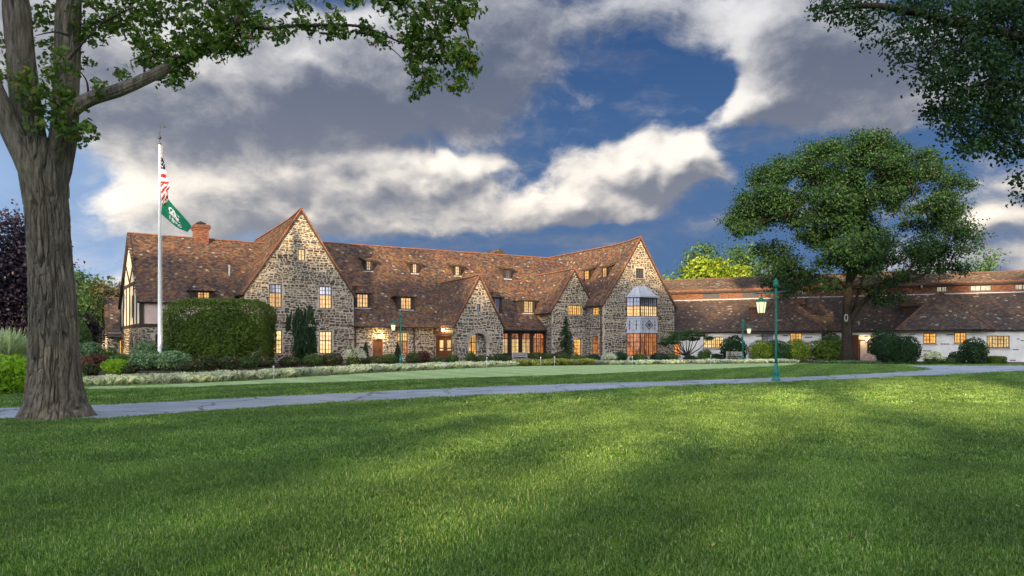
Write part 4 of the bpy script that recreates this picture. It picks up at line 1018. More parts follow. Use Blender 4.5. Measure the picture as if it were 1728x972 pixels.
def door(parent, P, e, n, r, leaves=1, glassr=None, name='door'):
    s0, z0, s1, z1 = r; mb = MB(); B = lambda a,b,c,dd,d0,d1: mb.frame_box(P, e, n, a, b, c, dd, d0, d1)
    B(s0, s0+.12, z0, z1, -.25, .04); B(s1-.12, s1, z0, z1, -.25, .04); B(s0+.12, s1-.12, z1-.14, z1, -.25, .045)
    lw = (s1-s0-.24)/leaves
    for i in range(leaves):
        a = s0+.12+lw*i; n_ = max(3, int(lw/.2))
        for j in range(n_): B(a+lw*j/n_+.006, a+lw*(j+1)/n_-.006, z0, z1-.14, -.18, -.12-.01*(j % 2))
        for f in (.12, .5, .88): B(a+.03, a+lw-.03, z0+(z1-z0)*f-.06, z0+(z1-z0)*f+.06, -.12, -.085)
    o = mb.build(name, M['door'], parent)
    h = MB(); h.frame_box(P, e, n, s1-.32, s1-.26, (z0+z1)/2-.12, (z0+z1)/2+.12, -.085, -.03); h.build('handle', M['metal_dark'], o)
    for i in range(leaves):
        a = s0+.12+lw*i
        if glassr:
            q = MB(); q.frame_box(P, e, n, a+lw*.3, a+lw*.75, z0+(z1-z0)*.42, z0+(z1-z0)*.8, -.13, -.1); q.build('pane', M['glow_pale' if glassr == 1 else 'glow_red'], o)
    return o
door(club, (0,.5,0), E, Fn, dr, 1)
# wall lantern above the door
def wall_lamp(parent, p, n, power, e=E):
    mb = MB(); p = Vector(p); n = Vector(n); mb.frame_box(p, e, n, -.06, .06, .125, .2, 0, .22); mb.frame_box(p, e, n, -.12, .12, .1, .13, .1, .34); mb.frame_box(p, e, n, -.09, .09, -.2, -.17, .09, .31); mb.frame_box(p, e, n, -.02, .02, -.19, .115, .095, .13)
    o = mb.build('wall_lantern', M['metal_dark'], parent)
    q = MB(); q.frame_box(p, e, n, -.08, .08, -.168, .098, .14, .30); q.build('bulb', M['bulb'], o)
    l = bpy.data.objects.new('lantern_light', bpy.data.lights.new('lantern_light', 'POINT')); l.data.energy = power; l.data.color = (1,.68,.32); l.data.shadow_soft_size = .12
    link(l, parent); l.location = p + n*.5 + Vector((0,0,.02)); return o
lz = FA.v(639, 567, .5); wall_lamp(club, (lz.x,.5,lz.z), Fn, 34)
# porch side of the entrance gable, with the big double door under a timber lintel
dv0 = FA.u(763, 600, u20); dv1 = FA.u(736, 600, u20)
v_f, v_b = dv0.y, dv1.y
NL = (-1,0,0); EL = (0,-1,0)           # side walls facing left: s runs towards the front
PD = (-v_b, 0.0, -v_f, 2.55)
wall('porch_wall', club, (u20,0,0), EL, NL, [(-.5,-.2), (4.0,-.2), (4.0,3.6), (-.5,3.6)], [R4(PD)])
door(club, (u20,0,0), EL, NL, PD, 2, 1, 'double_door')
mb = MB(); mb.frame_box((u20,0,0), EL, NL, PD[0]-.4, PD[2]+.5, 2.62, 2.95, -.1, .12); mb.frame_box((u20,0,0), EL, NL, -.4, 3.9, 3.2, 3.42, 0, .2); mb.build('lintel', M['door'], club)
q = wall_lamp(club, (u20, -2.0, 3.02), NL, 30, EL)
# glazed dark timber front right of the entrance gable
cu0 = FA.v(848, 590, .5).x; cu1 = FA.v(931, 590, .5).x
VT = -.3
cw_ = [wr(VT, 847, 562, 857.5, 597), wr(VT, 863, 562, 876, 597), wr(VT, 881, 562, 895, 597), wr(VT, 900, 562, 918, 597)]
wall('timber_wall', club, (0,VT,0), E, Fn, [(u21+.02,-.2), (u30-.02,-.2), (u30-.02,3.35), (u21+.02,3.35)], [R4(r_) for r_ in cw_], 'timber', None)
for i, r_ in enumerate(cw_):
    o = window(club, (0,VT,0), E, Fn, r_, cols=2 if i != 3 else 3, lites=2, rows=6, transom=.72, glass='glow_pale' if i < 3 else 'glow_red', upper='glow_red', fr='timber', sill=False, d=-.08)
    # arched heads: spandrel pieces at the top corners
    s0, z0, s1, z1 = r_; rr_ = (s1-s0)/2
    for sg, x_ in ((1, s0), (-1, s1)):
        q = MB()
        pts = [(x_, z1)] + [(x_+sg*(rr_*.9*(1-math.cos(a))), z1-rr_*.7*(1-math.sin(a))) for a in np.linspace(0, math.pi/2, 6)]
        vs = [(p[0], VT+d, p[1]) for d in (-.04, .03) for p in pts]; n_ = len(pts)
        q.add(vs, [tuple(range(n_)), tuple(range(n_, 2*n_))] + [(k, (k+1) % n_, n_+(k+1) % n_, n_+k) for k in range(n_)])
        q.build('arched_head', M['timber'], o)
mb = MB()
for r_ in [(a[2]+b[0])/2 for a, b in zip(cw_[:-1], cw_[1:])]: mb.frame_box((0,VT,0), E, Fn, r_-.07, r_+.07, 0, 3.5, 0, .06)
mb.frame_box((0,VT,0), E, Fn, u21, u30, 3.28, 3.45, 0, .09); mb.build('timber_posts', M['timber'], club)

# side walls that face left (gable 1, gable 3, gable 4)
wall('side_wall', club, (u10,0,0), EL, NL, [(-6,-.2), (-.02,-.2), (-.02,6.2), (-6,6.2)])
wall('side_wall', club, (u30,0,0), EL, NL, [(-4,-.2), (1.48,-.2), (1.48,4.9), (-4,4.9)])
def wu(u0, x0, y0, x1, y1):
    xm = (x0+x1)/2; a = FA.u(xm, y0, u0); b = FA.u(xm, y1, u0); return (-FA.u(x0, y1, u0).y, b.z, -FA.u(x1, y1, u0).y, a.z)
g4 = [wu(u40, 999, 512.5, 1009.5, 532), wu(u40, 999, 567, 1009.5, 598)]
wall('side_wall', club, (u40,0,0), EL, NL, [(-1.5,-.2), (4.48,-.2), (4.48,5.9), (-1.5,5.9)], [R4(r_) for r_ in g4])
window(club, (u40,0,0), EL, NL, g4[0], cols=2, lites=2, rows=4, glass='glow'); window(club, (u40,0,0), EL, NL, g4[1], cols=2, lites=2, rows=5, transom=.6, glass='glow_red', upper='glow_red')
for p_, ztop in (((u11+.25,.38),3.35), (None,3.35)):
    pass
mb = MB()
def pipe(px, v, ztop, name='downpipe'):
    p = FA.v(px, 600, v); q = MB(); q.tube([(p.x, v-.12, 0), (p.x, v-.12, ztop)], [.06,.06], 8); q.frame_box((0,v,0), E, Fn, p.x-.12, p.x+.12, ztop-.18, ztop+.08, .02, .22); q.build(name, M['downpipe'], club)
pipe(599.5, .5, 3.25); pipe(698.5, .5, 3.25); pipe(994, -1.5, 5.6); pipe(920, -.3, 3.0)
q = MB(); q.tube([(u40-.15, -4.3, 0), (u40-.15, -4.3, 5.4), (u40-.3, -4.2, 5.8)], [.06]*3, 8); q.build('downpipe', M['downpipe'], club)
for (u0_, u1_, v_, z_) in ((u11+.35, u20-.1, -.12, 3.24), (u21+.2, u30-.2, -.8, 3.06)):
    q = MB(); q.tube([(u0_,v_,z_), (u1_,v_,z_)], [.07,.07], 8); q.build('gutter', M['metal_dark'], club)
for (uu, va, vb, z_) in ((u40-.42, -4.4, -1.2, 5.45), (u30-.44, -1.4, .4, 4.62), (u10-.42, .2, 2.3, 5.85)):
    q = MB(); q.tube([(uu,va,z_), (uu,vb,z_)], [.07,.07], 8); q.build('gutter', M['metal_dark'], club)

# bay window on gable 4
vb_, vf_ = -4.5, -5.75
A_ = FA.v(1056.5, 590, vb_).x; B_ = FA.v(1080.5, 590, vf_).x; C_ = FA.v(1109.5, 590, vf_).x; D_ = C_+(B_-A_)
zy = lambda y: FA.v(1095, y, vf_).z
zlev = [zy(600), zy(562), zy(559.5), zy(537), zy(534.5), zy(502), zy(500.5)]
outl = [Vector((A_,vb_,0)), Vector((B_,vf_,0)), Vector((C_,vf_,0)), Vector((D_,vb_,0))]
def ring_slab(z0, z1, grow, m, name, parent):
    q = MB(); c = Vector(((A_+D_)/2, vb_, 0)); o_ = [outl[0]+Vector((-grow,0,0)), outl[1]+Vector((-grow*.5,-grow,0)), outl[2]+Vector((grow*.5,-grow,0)), outl[3]+Vector((grow,0,0))]
    vs = [(p.x,p.y,z0) for p in o_]+[(p.x,p.y,z1) for p in o_]; q.add(vs, [(0,1,2,3),(4,5,6,7),(0,1,5,4),(1,2,6,5),(2,3,7,6),(3,0,4,7)]); return q.build(name, m, parent)
bay = ring_slab(-.2, zlev[0]-.01, .0, M['mortar'], 'bay_window', club)
ring_slab(zlev[1], zlev[2], .07, M['lead'], 'lower_cornice', bay); ring_slab(zlev[3], zlev[4], .06, M['lead'], 'middle_cornice', bay); ring_slab(zlev[5], zlev[6]+.05, .16, M['lead'], 'eaves_cornice', bay)
ring_slab(zlev[2]+.001, zlev[3]-.001, -.03, M['lead'], 'lead_panel', bay)
def seg(i): a, b = outl[i], outl[i+1]; e_ = (b-a).normalized(); return a, e_, Vector((e_.y, -e_.x, 0)), (b-a).length
for i, nc in ((0,2),(1,4),(2,2)):
    a, e_, n_, L_ = seg(i)
    for (z0_, z1_, gl, up_, tr, rows) in ((zlev[0], zlev[1], 'glow_red', 'glow_red', .6, 5), (zlev[4], zlev[5], 'glow' if i == 0 else 'glow_pale', 'glass', .55, 5)):
        o = window(bay, a, e_, n_, (.03, z0_, L_-.03, z1_), cols=nc, lites=2, rows=rows, transom=tr, glass=gl, upper=up_, d=-.08, fr='timber', sill=False)
    orn = MB(); zc = (zlev[2]+zlev[3])/2; hh = (zlev[3]-zlev[2])*.36
    xs__ = [L_*.25, L_*.72] if i != 1 else [L_*.15, L_*.85]
    for x_ in xs__:
        for k_ in range(3):
            zz = zc+(k_-1)*hh*.7; w2 = .09-.02*abs(k_-1); p = a+e_*x_+n_*.0
            orn.add([p+e_*-w2+Vector((0,0,zz)), p+Vector((0,0,zz-hh*.4)), p+e_*w2+Vector((0,0,zz)), p+Vector((0,0,zz+hh*.4)), p+n_*.05+Vector((0,0,zz))], [(0,1,4),(1,2,4),(2,3,4),(3,0,4)])
    if i == 1:
        for r0, r1 in ((.42,.34),(.2,.0)):
            p = a+e_*L_*.5+n_*.012; s_ = hh/.36*1.0
            for k_ in range(4):
                a0 = math.pi/2*k_; a1 = math.pi/2*(k_+1)
                f_ = lambda r__, aa, d: p+e_*(math.cos(aa)*r__*1.25)+Vector((0,0,zc+math.sin(aa)*r__*1.25))+n_*d
                orn.add([f_(r0,a0,0),f_(r0,a1,0),f_(max(r1,.01),a1,0),f_(max(r1,.01),a0,0),f_(r0,a0,.04),f_(r0,a1,.04),f_(max(r1,.01),a1,.04),f_(max(r1,.01),a0,.04)], [(4,5,6,7),(0,1,5,4),(2,3,7,6)])
    for x_ in np.linspace(0, L_, 3 if i != 1 else 5): orn.frame_box(a, e_, n_, x_-.02, x_+.02, zlev[2]+.01, zlev[3]-.01, -.02, .02, 1)
    orn.build('panel_ornament', [M['lead_dark'], M['lead']], bay)
q = MB(); rings = []; zt_ = zy(481.5); cxb = (A_+D_)/2
for t in (0,.12,.3,.5,.7,.86,1):
    k_ = (1-t)**.62 if t < 1 else 0; g_ = .2*(1-t); ztt = zlev[6]+.05+(zt_-zlev[6]-.05)*t
    sc_ = .42+.58*((1-t)**.55 if t < .99 else 0) if t < .7 else .42+.58*(1-t)**.9*.9
    sc_ = [1.08,.93,.80,.70,.62,.54,.40][(0,.12,.3,.5,.7,.86,1).index(t)]
    dp = [1.12,.90,.72,.58,.44,.28,.02][(0,.12,.3,.5,.7,.86,1).index(t)]
    rings.append([(cxb+(p.x-cxb)*sc_, vb_+(p.y-vb_)*dp-.0, ztt) for p in outl])
vs = [p for r_ in rings for p in r_]; fs = [(i*4+j, i*4+j+1, (i+1)*4+j+1, (i+1)*4+j) for i in range(6) for j in range(3)]+[(24,25,26,27)]
q.add(vs, fs); ribs = []
ro = q.build('bay_roof', M['lead'], bay)
q = MB()
for j0, j1, n_ in ((0,1,3),(1,2,5),(2,3,3)):
    for t in np.linspace(0, 1, n_):
        q.tube([Vector(r_[j0]).lerp(Vector(r_[j1]), t)+Vector((0,-.01,.01)) for r_ in rings], [.025]*7, 5)
q.build('lead_roll', M['lead'], ro)

# dormers on the main roof
def dormer(px0, py0, px1, py1, cols, lites, rows, glass, hip=False, wside=.16, host=None, body='timber', hs=.45):
    bot = mr((px0+px1)/2, py1+1.0); v0 = bot.y; r = wr(v0, px0, py0, px1, py1); s0, z0, s1, z1 = r
    zt = z1+.10; vb = (zt-Z0)/SL+.1; q = MB(); a, b = s0-wside, s1+wside; zb = Z0+SL*v0-.25
    pr_ = [(a,v0,zb),(b,v0,zb),(b,v0,zt),(a,v0,zt)]; pb = [(a,vb,zt-.05),(b,vb,zt-.05)]
    wl = wall('dormer', club, (0,v0,0), E, Fn, rect(a, zb, b, zt), [R4(r)], body, None, .22)
    q.add([(a,v0+.001,zb),(a,v0+.001,zt),(a,vb,zt)], [(0,1,2)]); q.add([(b,v0+.001,zb),(b,v0+.001,zt),(b,vb,zt)], [(0,1,2)])
    q.build('cheeks', M[body], wl)
    mbn = window(wl, (0,v0,0), E, Fn, r, cols=cols, lites=lites, rows=rows, glass=glass, d=-.06, sill=False, name='window_frame')
    # third level: panes are merged with their frames' parent to keep thing > part > sub-part
    for ch in list(mbn.children): ch.parent = wl
    rf = Roof('tile')
    ov = .22
    if hip:
        zr = zt+(b-a+2*ov)*.5*hs*1.6; vr = (zr-Z0)/SL; m_ = (a+b)/2; vz = (zt-Z0)/SL; rl = .35*(b-a)
        rf.plane([(a-ov,v0-ov,zt-.02),(b+ov,v0-ov,zt-.02),(m_+rl*.5,v0+ (b-a)*.42,zr),(m_-rl*.5,v0+(b-a)*.42,zr)], .22, .17)
        rf.plane([(a-ov,v0-ov,zt-.02),(m_-rl*.5,v0+(b-a)*.42,zr),(m_-rl*.5,vr+.3,zr),(a-ov,vz+.1,zt-.02)], .22, .17)
        rf.plane([(b+ov,v0-ov,zt-.02),(b+ov,vz+.1,zt-.02),(m_+rl*.5,vr+.3,zr),(m_+rl*.5,v0+(b-a)*.42,zr)], .22, .17)
        rf.cap((m_-rl*.5,v0+(b-a)*.42,zr), (m_-rl*.5,vr,zr)) ; rf.cap((m_-rl*.5,v0+(b-a)*.42,zr), (m_+rl*.5,v0+(b-a)*.42,zr))
    else:
        sl = .22; vz = v0
        ve = (zt-Z0-sl*v0*0+0)/(SL); zback = lambda vv: zt+sl*(vv-v0+ov)
        vv = (zt-Z0-sl*(v0-ov))/(SL-sl)
        rf.plane([(a-ov,v0-ov,zt),(b+ov,v0-ov,zt),(b+ov,vv+.1,zback(vv+.1)),(a-ov,vv+.1,zback(vv+.1))], .22, .17)
    d = rf.deck.build('dormer_roof', M['deck'], wl)
    V = np.concatenate(rf.V).reshape(-1,3); N_ = len(V)//6; bb = (np.arange(N_)*6)[:,None]
    t = mesh_arrays('dormer_tiles', V, np.concatenate([bb+np.array([[0,1,3,2]]), bb+np.array([[2,3,4,5]])]), M['tile'], wl); t['kind'] = 'stuff'
    if rf.caps.v: rf.caps.build('dormer_ridge', M['ridge'], wl, kind='stuff')
    q = MB(); q.frame_box((0,v0,0), E, Fn, s0-.2, s1+.2, z0-.12, z0-.03, 0, .1); q.build('sill', M['lead'], wl)
    return wl
dormer(618, 440, 626, 457, 1, 2, 3, 'glow_pale'); dormer(696, 445, 703.5, 461, 1, 2, 3, 'glow_pale'); dormer(768, 449, 775.5, 465, 1, 2, 3, 'glow_pale'); dormer(853, 454, 860.5, 470, 1, 2, 3, 'glass')
dormer(602, 496, 621.5, 519, 2, 2, 3, 'glow', True); dormer(676, 502, 694, 522, 2, 2, 3, 'glow', True, .35); dormer(884, 508, 899.5, 528, 2, 2, 4, 'glow_pale', True, .25)
dormer(834, 503, 843.5, 529, 1, 2, 4, 'glass', True, .25)
# two dormers on the left slope of gable 4, facing left
def side_dormer(px0, py0, px1, py1):
    zr = pk4.z-.4; sl = 1.37; n_ = Vector((-sl,0,1)).normalized(); P_ = (pk4.x,0,zr)
    bot = FA.plane((px0+px1)/2, py1+1, P_, n_); u0 = bot.x; r = wu(u0, px0, py0, px1, py1); zt = r[3]+.1; ub = pk4.x-(zr-zt)/sl
    a, b = r[0]-.12, r[2]+.12; zb = bot.z-.3
    wl = wall('dormer', club, (u0,0,0), EL, NL, rect(a, zb, b, zt), [R4(r)], 'timber', None, .2)
    q = MB()
    for s_ in (a, b): q.add([(u0,-s_,zb),(u0,-s_,zt),(ub,-s_,zt)], [(0,1,2)])
    q.build('cheeks', M['timber'], wl)
    o = window(wl, (u0,0,0), EL, NL, r, cols=1, lites=2, rows=3, glass='glow', d=-.06, sill=False, name='window_frame')
    for ch in list(o.children): ch.parent = wl
    rf = Roof(); ov = .2; k = .4
    uu = (zr-zt+ k*(u0-ov) - sl*pk4.x)/(k-sl)
    rf.plane([(u0-ov,-a+ov,zt),(u0-ov,-b-ov,zt),(uu+.1,-b-ov,zt+k*(uu+.1-u0+ov)),(uu+.1,-a+ov,zt+k*(uu+.1-u0+ov))], .22, .17)
    rf.deck.build('dormer_roof', M['deck'], wl); V = np.concatenate(rf.V).reshape(-1,3); N_ = len(V)//6; bb = (np.arange(N_)*6)[:,None]
    t = mesh_arrays('dormer_tiles', V, np.concatenate([bb+np.array([[0,1,3,2]]), bb+np.array([[2,3,4,5]])]), M['tile'], wl); t['kind'] = 'stuff'
side_dormer(986, 456.5, 993.5, 472); side_dormer(1016.5, 451.5, 1023.5, 468)

# half timbered left end
FL = FR(-30.34, 60.5, 34)
o0 = FA.loc((-30.34, 60.5, 0)); aL = R(4); eL = Vector((math.cos(aL), math.sin(aL), 0)); dL = Vector((-math.sin(aL), math.cos(aL), 0))
Lp = lambda U, V, z: o0 + eL*U + dL*V + Vector((0,0,z))
zL = 11.5; V0 = -.35; sL = (zL-5.12)/6.85; zeL = 5.12; DL = 13.0
rf = Roof()
rf.plane([Lp(-.25,V0,zeL), Lp(12.5,V0,zeL), Lp(12.5,6.5,zL), Lp(-.25,6.5,zL)])
rf.plane([Lp(-.25,6.5,zL), Lp(14,6.5,zL), Lp(14,13.35,zeL), Lp(-.25,13.35,zeL)], tiles=False)
rf.cap(Lp(-.25,6.5,zL+.04), Lp(12,6.5,zL+.04)); rf.build(club)
zB = FL.v(262, 549, 0).z
lw = FL.v(262, 564, 0), FL.v(275, 582, 0)
LW = (lw[0].x, lw[1].z, lw[1].x, lw[0].z)
wall('stone_base', club, Lp(0,0,0), eL, -dL, rect(0, -.2, 9, zB-.12), [R4(LW)])
window(club, Lp(0,0,0), eL, -dL, LW, cols=2, lites=2, rows=3, glass='glass')
wall('plaster_wall', club, Lp(0,0,0), eL, -dL, rect(0, zB-.12, 9, 5.35), (), 'plaster_pink', None)
tb_ = MB(); tbm = lambda a, b, w=.24: tb_.beam(Lp(*a), Lp(*b), w, .07, -dL)
tbm((-.05,0,zB), (9,0,zB), .26); 
for U in (0.1, FL.v(286.5, 530, 0).x, 7.6): tbm((U,-.003,zB+.13), (U,-.003,5.2), .24)
tb_.build('timber_frame', M['timber'], club)
# gable end
gq = [(0,zB-.1), (DL,zB-.1), (DL,5.3), (DL/2,zL-.12), (0,5.3)]   # s runs from the rear corner to the front one
Pg = Lp(0,DL,0); eg = -dL; ng = -eL
def gs(px, py): a = FL.u(px, py, 0); return (DL-a.y, a.z)
zc_ = 6.9
gw = [(DL*.56, 3.95, DL*.56+1.1, 5.9), (DL*.5-.25, 8.0, DL*.5+.25, 9.9)]
wall('gable_plaster_wall', club, Pg, eg, ng, gq, [R4(r_) for r_ in gw], 'plaster', None)
wall('gable_stone_base', club, Pg, eg, ng, rect(.0, -.2, DL, zB-.1), [R4((9.0, 0.3, 9.9, 2.2))])
window(club, Pg, eg, ng, (9.0,.3,9.9,2.2), cols=1, lites=2, rows=4, glass='glow')
window(club, Pg, eg, ng, gw[0], cols=1, lites=2, rows=4, glass='glass', sill=False); window(club, Pg, eg, ng, gw[1], cols=1, lites=2, rows=5, glass='glass', sill=False)
tb_ = MB(); gb = lambda s0, z0, s1, z1, w=.26: tb_.beam(Pg+eg*s0+Vector((0,0,z0)), Pg+eg*s1+Vector((0,0,z1)), w, .07, ng)
gb(0, zB, DL, zB, .3); gb(1.8, zc_, DL-1.8, zc_, .3)
for s_ in (.15, 2.2, 4.3, 6.5, 9.1, 11.0, DL-.15): gb(s_, zB+.15, s_, min(zc_-.15, 5.2 if s_ < 1 or s_ > 12 else 9))
gb(DL*.5, zc_+.15, DL*.27, 9.1, .22); gb(DL*.5, zc_+.15, DL*.73, 9.1, .22)
gb(0, 5.25, DL/2, zL-.1, .28); gb(DL, 5.25, DL/2, zL-.1, .28)
tb_.build('timber_frame', M['timber'], club)
# dormer on the left roof
def Ldormer(px0, py0, px1, py1):
    nL = (Lp(0,0,0)-Lp(0,sL,0)+Vector((0,0,1))).normalized()
    a, d = FA.ray((px0+px1)/2, py1+1); P_ = Lp(0,V0,zeL); hit = a + d*((P_-a).dot(nL)/d.dot(nL))
    w = FA.loc((0,0,0)); V_ = (hit-o0).dot(dL)
    p0 = FL.v(px0, py1, V_); p1 = FL.v(px1, py0, V_); r = (p0.x, p0.z, p1.x, p1.z); zt = r[3]+.1
    Pd = Lp(0,V_,0); zb = r[1]-.35
    wl = wall('dormer', club, Pd, eL, -dL, rect(r[0]-.5, zb, r[2]+.3, zt), [R4(r)], 'timber', None, .2)
    o = window(wl, Pd, eL, -dL, r, cols=2, lites=2, rows=3, glass='glow', d=-.06, sill=False, name='window_frame')
    for ch in list(o.children): ch.parent = wl
    a_, b_ = r[0]-.5, r[2]+.3; ov = .2; zr = zt+1.15; vz = V0+(zt-zeL)/sL; vr = V0+(zr-zeL)/sL; m0, m1 = a_+.75, b_-.75
    q = MB()
    for s_ in (a_, b_): q.add([Lp(s_,V_,zb), Lp(s_,V_,zt), Lp(s_,vz+.1,zt)], [(0,1,2)])
    q.build('cheeks', M['timber'], wl); rf = Roof()
    rf.plane([Lp(a_-ov,V_-ov,zt), Lp(b_+ov,V_-ov,zt), Lp(m1,V_+.7,zr), Lp(m0,V_+.7,zr)], .22, .17)
    rf.plane([Lp(a_-ov,V_-ov,zt), Lp(m0,V_+.7,zr), Lp(m0,vr+.2,zr), Lp(a_-ov,vz+.2,zt)], .22, .17)
    rf.plane([Lp(b_+ov,V_-ov,zt), Lp(b_+ov,vz+.2,zt), Lp(m1,vr+.2,zr), Lp(m1,V_+.7,zr)], .22, .17)
    rf.deck.build('dormer_roof', M['deck'], wl); V = np.concatenate(rf.V).reshape(-1,3); N_ = len(V)//6; bb = (np.arange(N_)*6)[:,None]
    t = mesh_arrays('dormer_tiles', V, np.concatenate([bb+np.array([[0,1,3,2]]), bb+np.array([[2,3,4,5]])]), M['tile'], wl); t['kind'] = 'stuff'
Ldormer(333, 493, 354, 506)
# chimney
c_ = FL.v(338.5, 400, 6.5); ch = MB(); Uc = c_.x; zc0 = 10.6
zt_ = FL.v(338.5, 380, 6.5).z
def chbox(mb_, hw, z0, z1, hd=None):
    hd = hd or hw; vs = [Lp(Uc+sx*hw, 6.5+sy*hd, zz) for zz in (z0, z1) for sy in (-1,1) for sx in (-1,1)]
    mb_.add(vs, [(0,1,3,2),(4,6,7,5),(0,4,5,1),(2,3,7,6),(0,2,6,4),(1,5,7,3)])
chbox(ch, .60, zc0, zt_-.5); chbox(ch, .68, zt_-.5, zt_-.36); chbox(ch, .76, zt_-.36, zt_-.1); chbox(ch, .66, zt_-.1, zt_)
cho = ch.build('chimney', M['brick'], club)
for (e_, n_) in ((eL, -dL), (-dL, -eL), (dL, eL), (-eL, dL)):
    for hw, z0, z1 in ((.60, zc0, zt_-.5), (.76, zt_-.36, zt_-.1)):
        P_ = Lp(Uc, 6.5, 0)+n_*hw; stone_mesh('bricks', cho, P_, e_, n_, rect(-hw-.02, z0, hw+.02, z1), [], M['brick'], 'brick')
q = MB(); p = Lp(Uc, 6.5, 0); q.tube([p+Vector((0,0,z_)) for z_ in (zt_, zt_+.12)], [.42,.42], 4); q.tube([p+Vector((0,0,z_)) for z_ in (zt_+.12, zt_+.14, zt_+.38)], [.62,.6,.05], 4); q.build('chimney_cap', M['metal_dark'], cho)
# vent pipe
p = FL.plane(387, 465, (0,V0,zeL), (0,-sL,1)); q = MB(); q.tube([Lp(p.x,p.y,p.z-.2), Lp(p.x,p.y,p.z+.95)], [.07,.07], 8); q.build('vent_pipe', M['lead'], club)
# plain back walls so that the house is closed
q = MB(); q.box(u11, uE, 16.6, 16.9, -.2, 3.6); q.box(u11, u41, 13.6, 13.9, -.2, 6); q.box(u41-.3, u41, -4.2, 13.6, -.2, 6.0); q.box(0, u11, 19.5, 19.8, -.2, 6)
q.box(u21-.3, u21, -3.7, .4, -.2, 3.6); q.build('back_wall', M['mortar'], club)

# ------------------------------------------------------------------ small stone outbuilding far left
FO = FR(-40.9, 75, 34); ob = empty('stone_outbuilding', (-40.9, 75, 0), R(34), 'small stone outbuilding with a brown tiled roof beyond the half timbered gable', 'building')
ze_, zr_ = 2.75, 6.5
wall('wall', ob, (0,0,0), E, Fn, rect(0,-.2,5,ze_+.1), [rect(1.0,0,1.7,2.1)]); window(ob, (0,0,0), E, Fn, (1.0,0,1.7,2.1), cols=1, lites=2, rows=4, glass='glow', sill=False)
wall('gable_wall', ob, (0,6,0), (0,-1,0), (-1,0,0), [(0,-.2),(6,-.2),(6,ze_),(3,zr_-.1),(0,ze_)], [rect(3.9,0,4.8,2.2)], 'plaster_white'); window(ob, (0,6,0), (0,-1,0), (-1,0,0), (3.9,0,4.8,2.2), cols=1, lites=1, rows=2, glass='glass', sill=False)
rf = Roof('tile_dark'); sl_ = (zr_-ze_)/3
rf.plane([(-.15,-.3,ze_-.3*sl_),(5.2,-.3,ze_-.3*sl_),(5.2,3,zr_),(-.15,3,zr_)]); rf.plane([(-.15,3,zr_),(5.2,3,zr_),(5.2,6.3,ze_-.3*sl_),(-.15,6.3,ze_-.3*sl_)], tiles=False); rf.cap((-.15,3,zr_+.03),(5.2,3,zr_+.03)); rf.build(ob)
q = MB(); q.box(4.7,5,0.01,5.99,-.2,ze_); q.box(0.01,5,5.7,6,-.2,ze_); q.build('back_wall', M['mortar'], ob)

# ------------------------------------------------------------------ the low wing on the right
FC = FR(46.15, 69, -25); wing = empty('low_wing', (46.15, 69, 0), R(-25), 'low whitewashed wing with two hipped pavilions under long brown tiled roofs', 'building')
def cv(v, px, py): return FC.v(px, py, v)
def cr(v, x0, y0, x1, y1): xm = (x0+x1)/2; return (cv(v,x0,y1).x, cv(v,xm,y1).z, cv(v,x1,y1).x, cv(v,xm,y0).z)
def cw(v, x0, y0, x1, y1, **k): return dict(r=cr(v,x0,y0,x1,y1), **k)
uL = cv(0, 1128, 600).x; uR = 9.0; uB = cv(5.5, 1556, 500).x
lz0 = 3.0; fz = cv(5.5, 1430, 500.5).z; ls = (fz-lz0)/(5.5+.3)
rf = Roof('tile_dark')
rf.plane([(uL-4,-.35,lz0),(uR,-.35,lz0),(uR,5.5,fz),(uL-4,5.5,fz)])
rf.build(wing)
q = MB(); q.box(uL-4, uR, 5.40, 5.5, fz-.02, fz+.07); q.build('flashing', M['lead'], wing)
# clerestory of brick with low strip windows
cz = fz+.95
cws = [(1186,497.5,1214,503.5),(1252,494.5,1281,502),(1327,494,1360,501.5),(1580,489,1598,496.5),(1637,488,1673,495.5),(1712,486.5,1740,494.5)]
crs = []
for a in cws:
    r_ = cr(5.56, *a); crs.append((r_[0], fz+.22, r_[2], fz+.80))
wall('clerestory_wall', wing, (0,5.56,0), E, Fn, rect(uL-4, fz-.2, uR, cz+.3), [R4(r_) for r_ in crs], 'brick', 'brick', .3, 'brick')
for i, r_ in enumerate(crs): window(wing, (0,5.56,0), E, Fn, r_, cols=2 if i else 2, lites=2, rows=1, glass='glass' if i < 3 else 'glow_pale' if i == 9 else 'clerestory', d=-.05, sill=False)
rf = Roof('tile_dark'); z_r = cv(13, 1330, 466).z; z_r2 = cv(13, 1680, 459).z
rf.plane([(uL-4,5.2,cz),(uB,5.2,cz),(uB,13,z_r),(uL-4,13,z_r)]); rf.plane([(uL-4,13,z_r),(uB,13,z_r),(uB,21,cz),(uL-4,21,cz)], tiles=False); rf.cap((uL-4,13,z_r+.03),(uB,13,z_r+.03))
rf.build(wing)
rf = Roof('tile_dark')
rf.plane([(uB,5.15,cz+.06),(uR+.3,5.15,cz+.06),(uR+.3,13,z_r2),(uB,13,z_r2)]); rf.plane([(uB,13,z_r2),(uR+.3,13,z_r2),(uR+.3,21,cz),(uB,21,cz)], tiles=False); rf.cap((uB,13,z_r2+.03),(uR+.3,13,z_r2+.03)); rf.build(wing)
q = MB(); q.box(uB-.12, uB+.02, 5.12, 13, cz-.3, cz+.0); q.box(uL-4, uR, 20.6, 20.9, -.2, cz+.2); q.box(uR-.3, uR, 0.02, 20.6, -.2, cz+.1); q.build('end_wall', M['mortar'], wing)
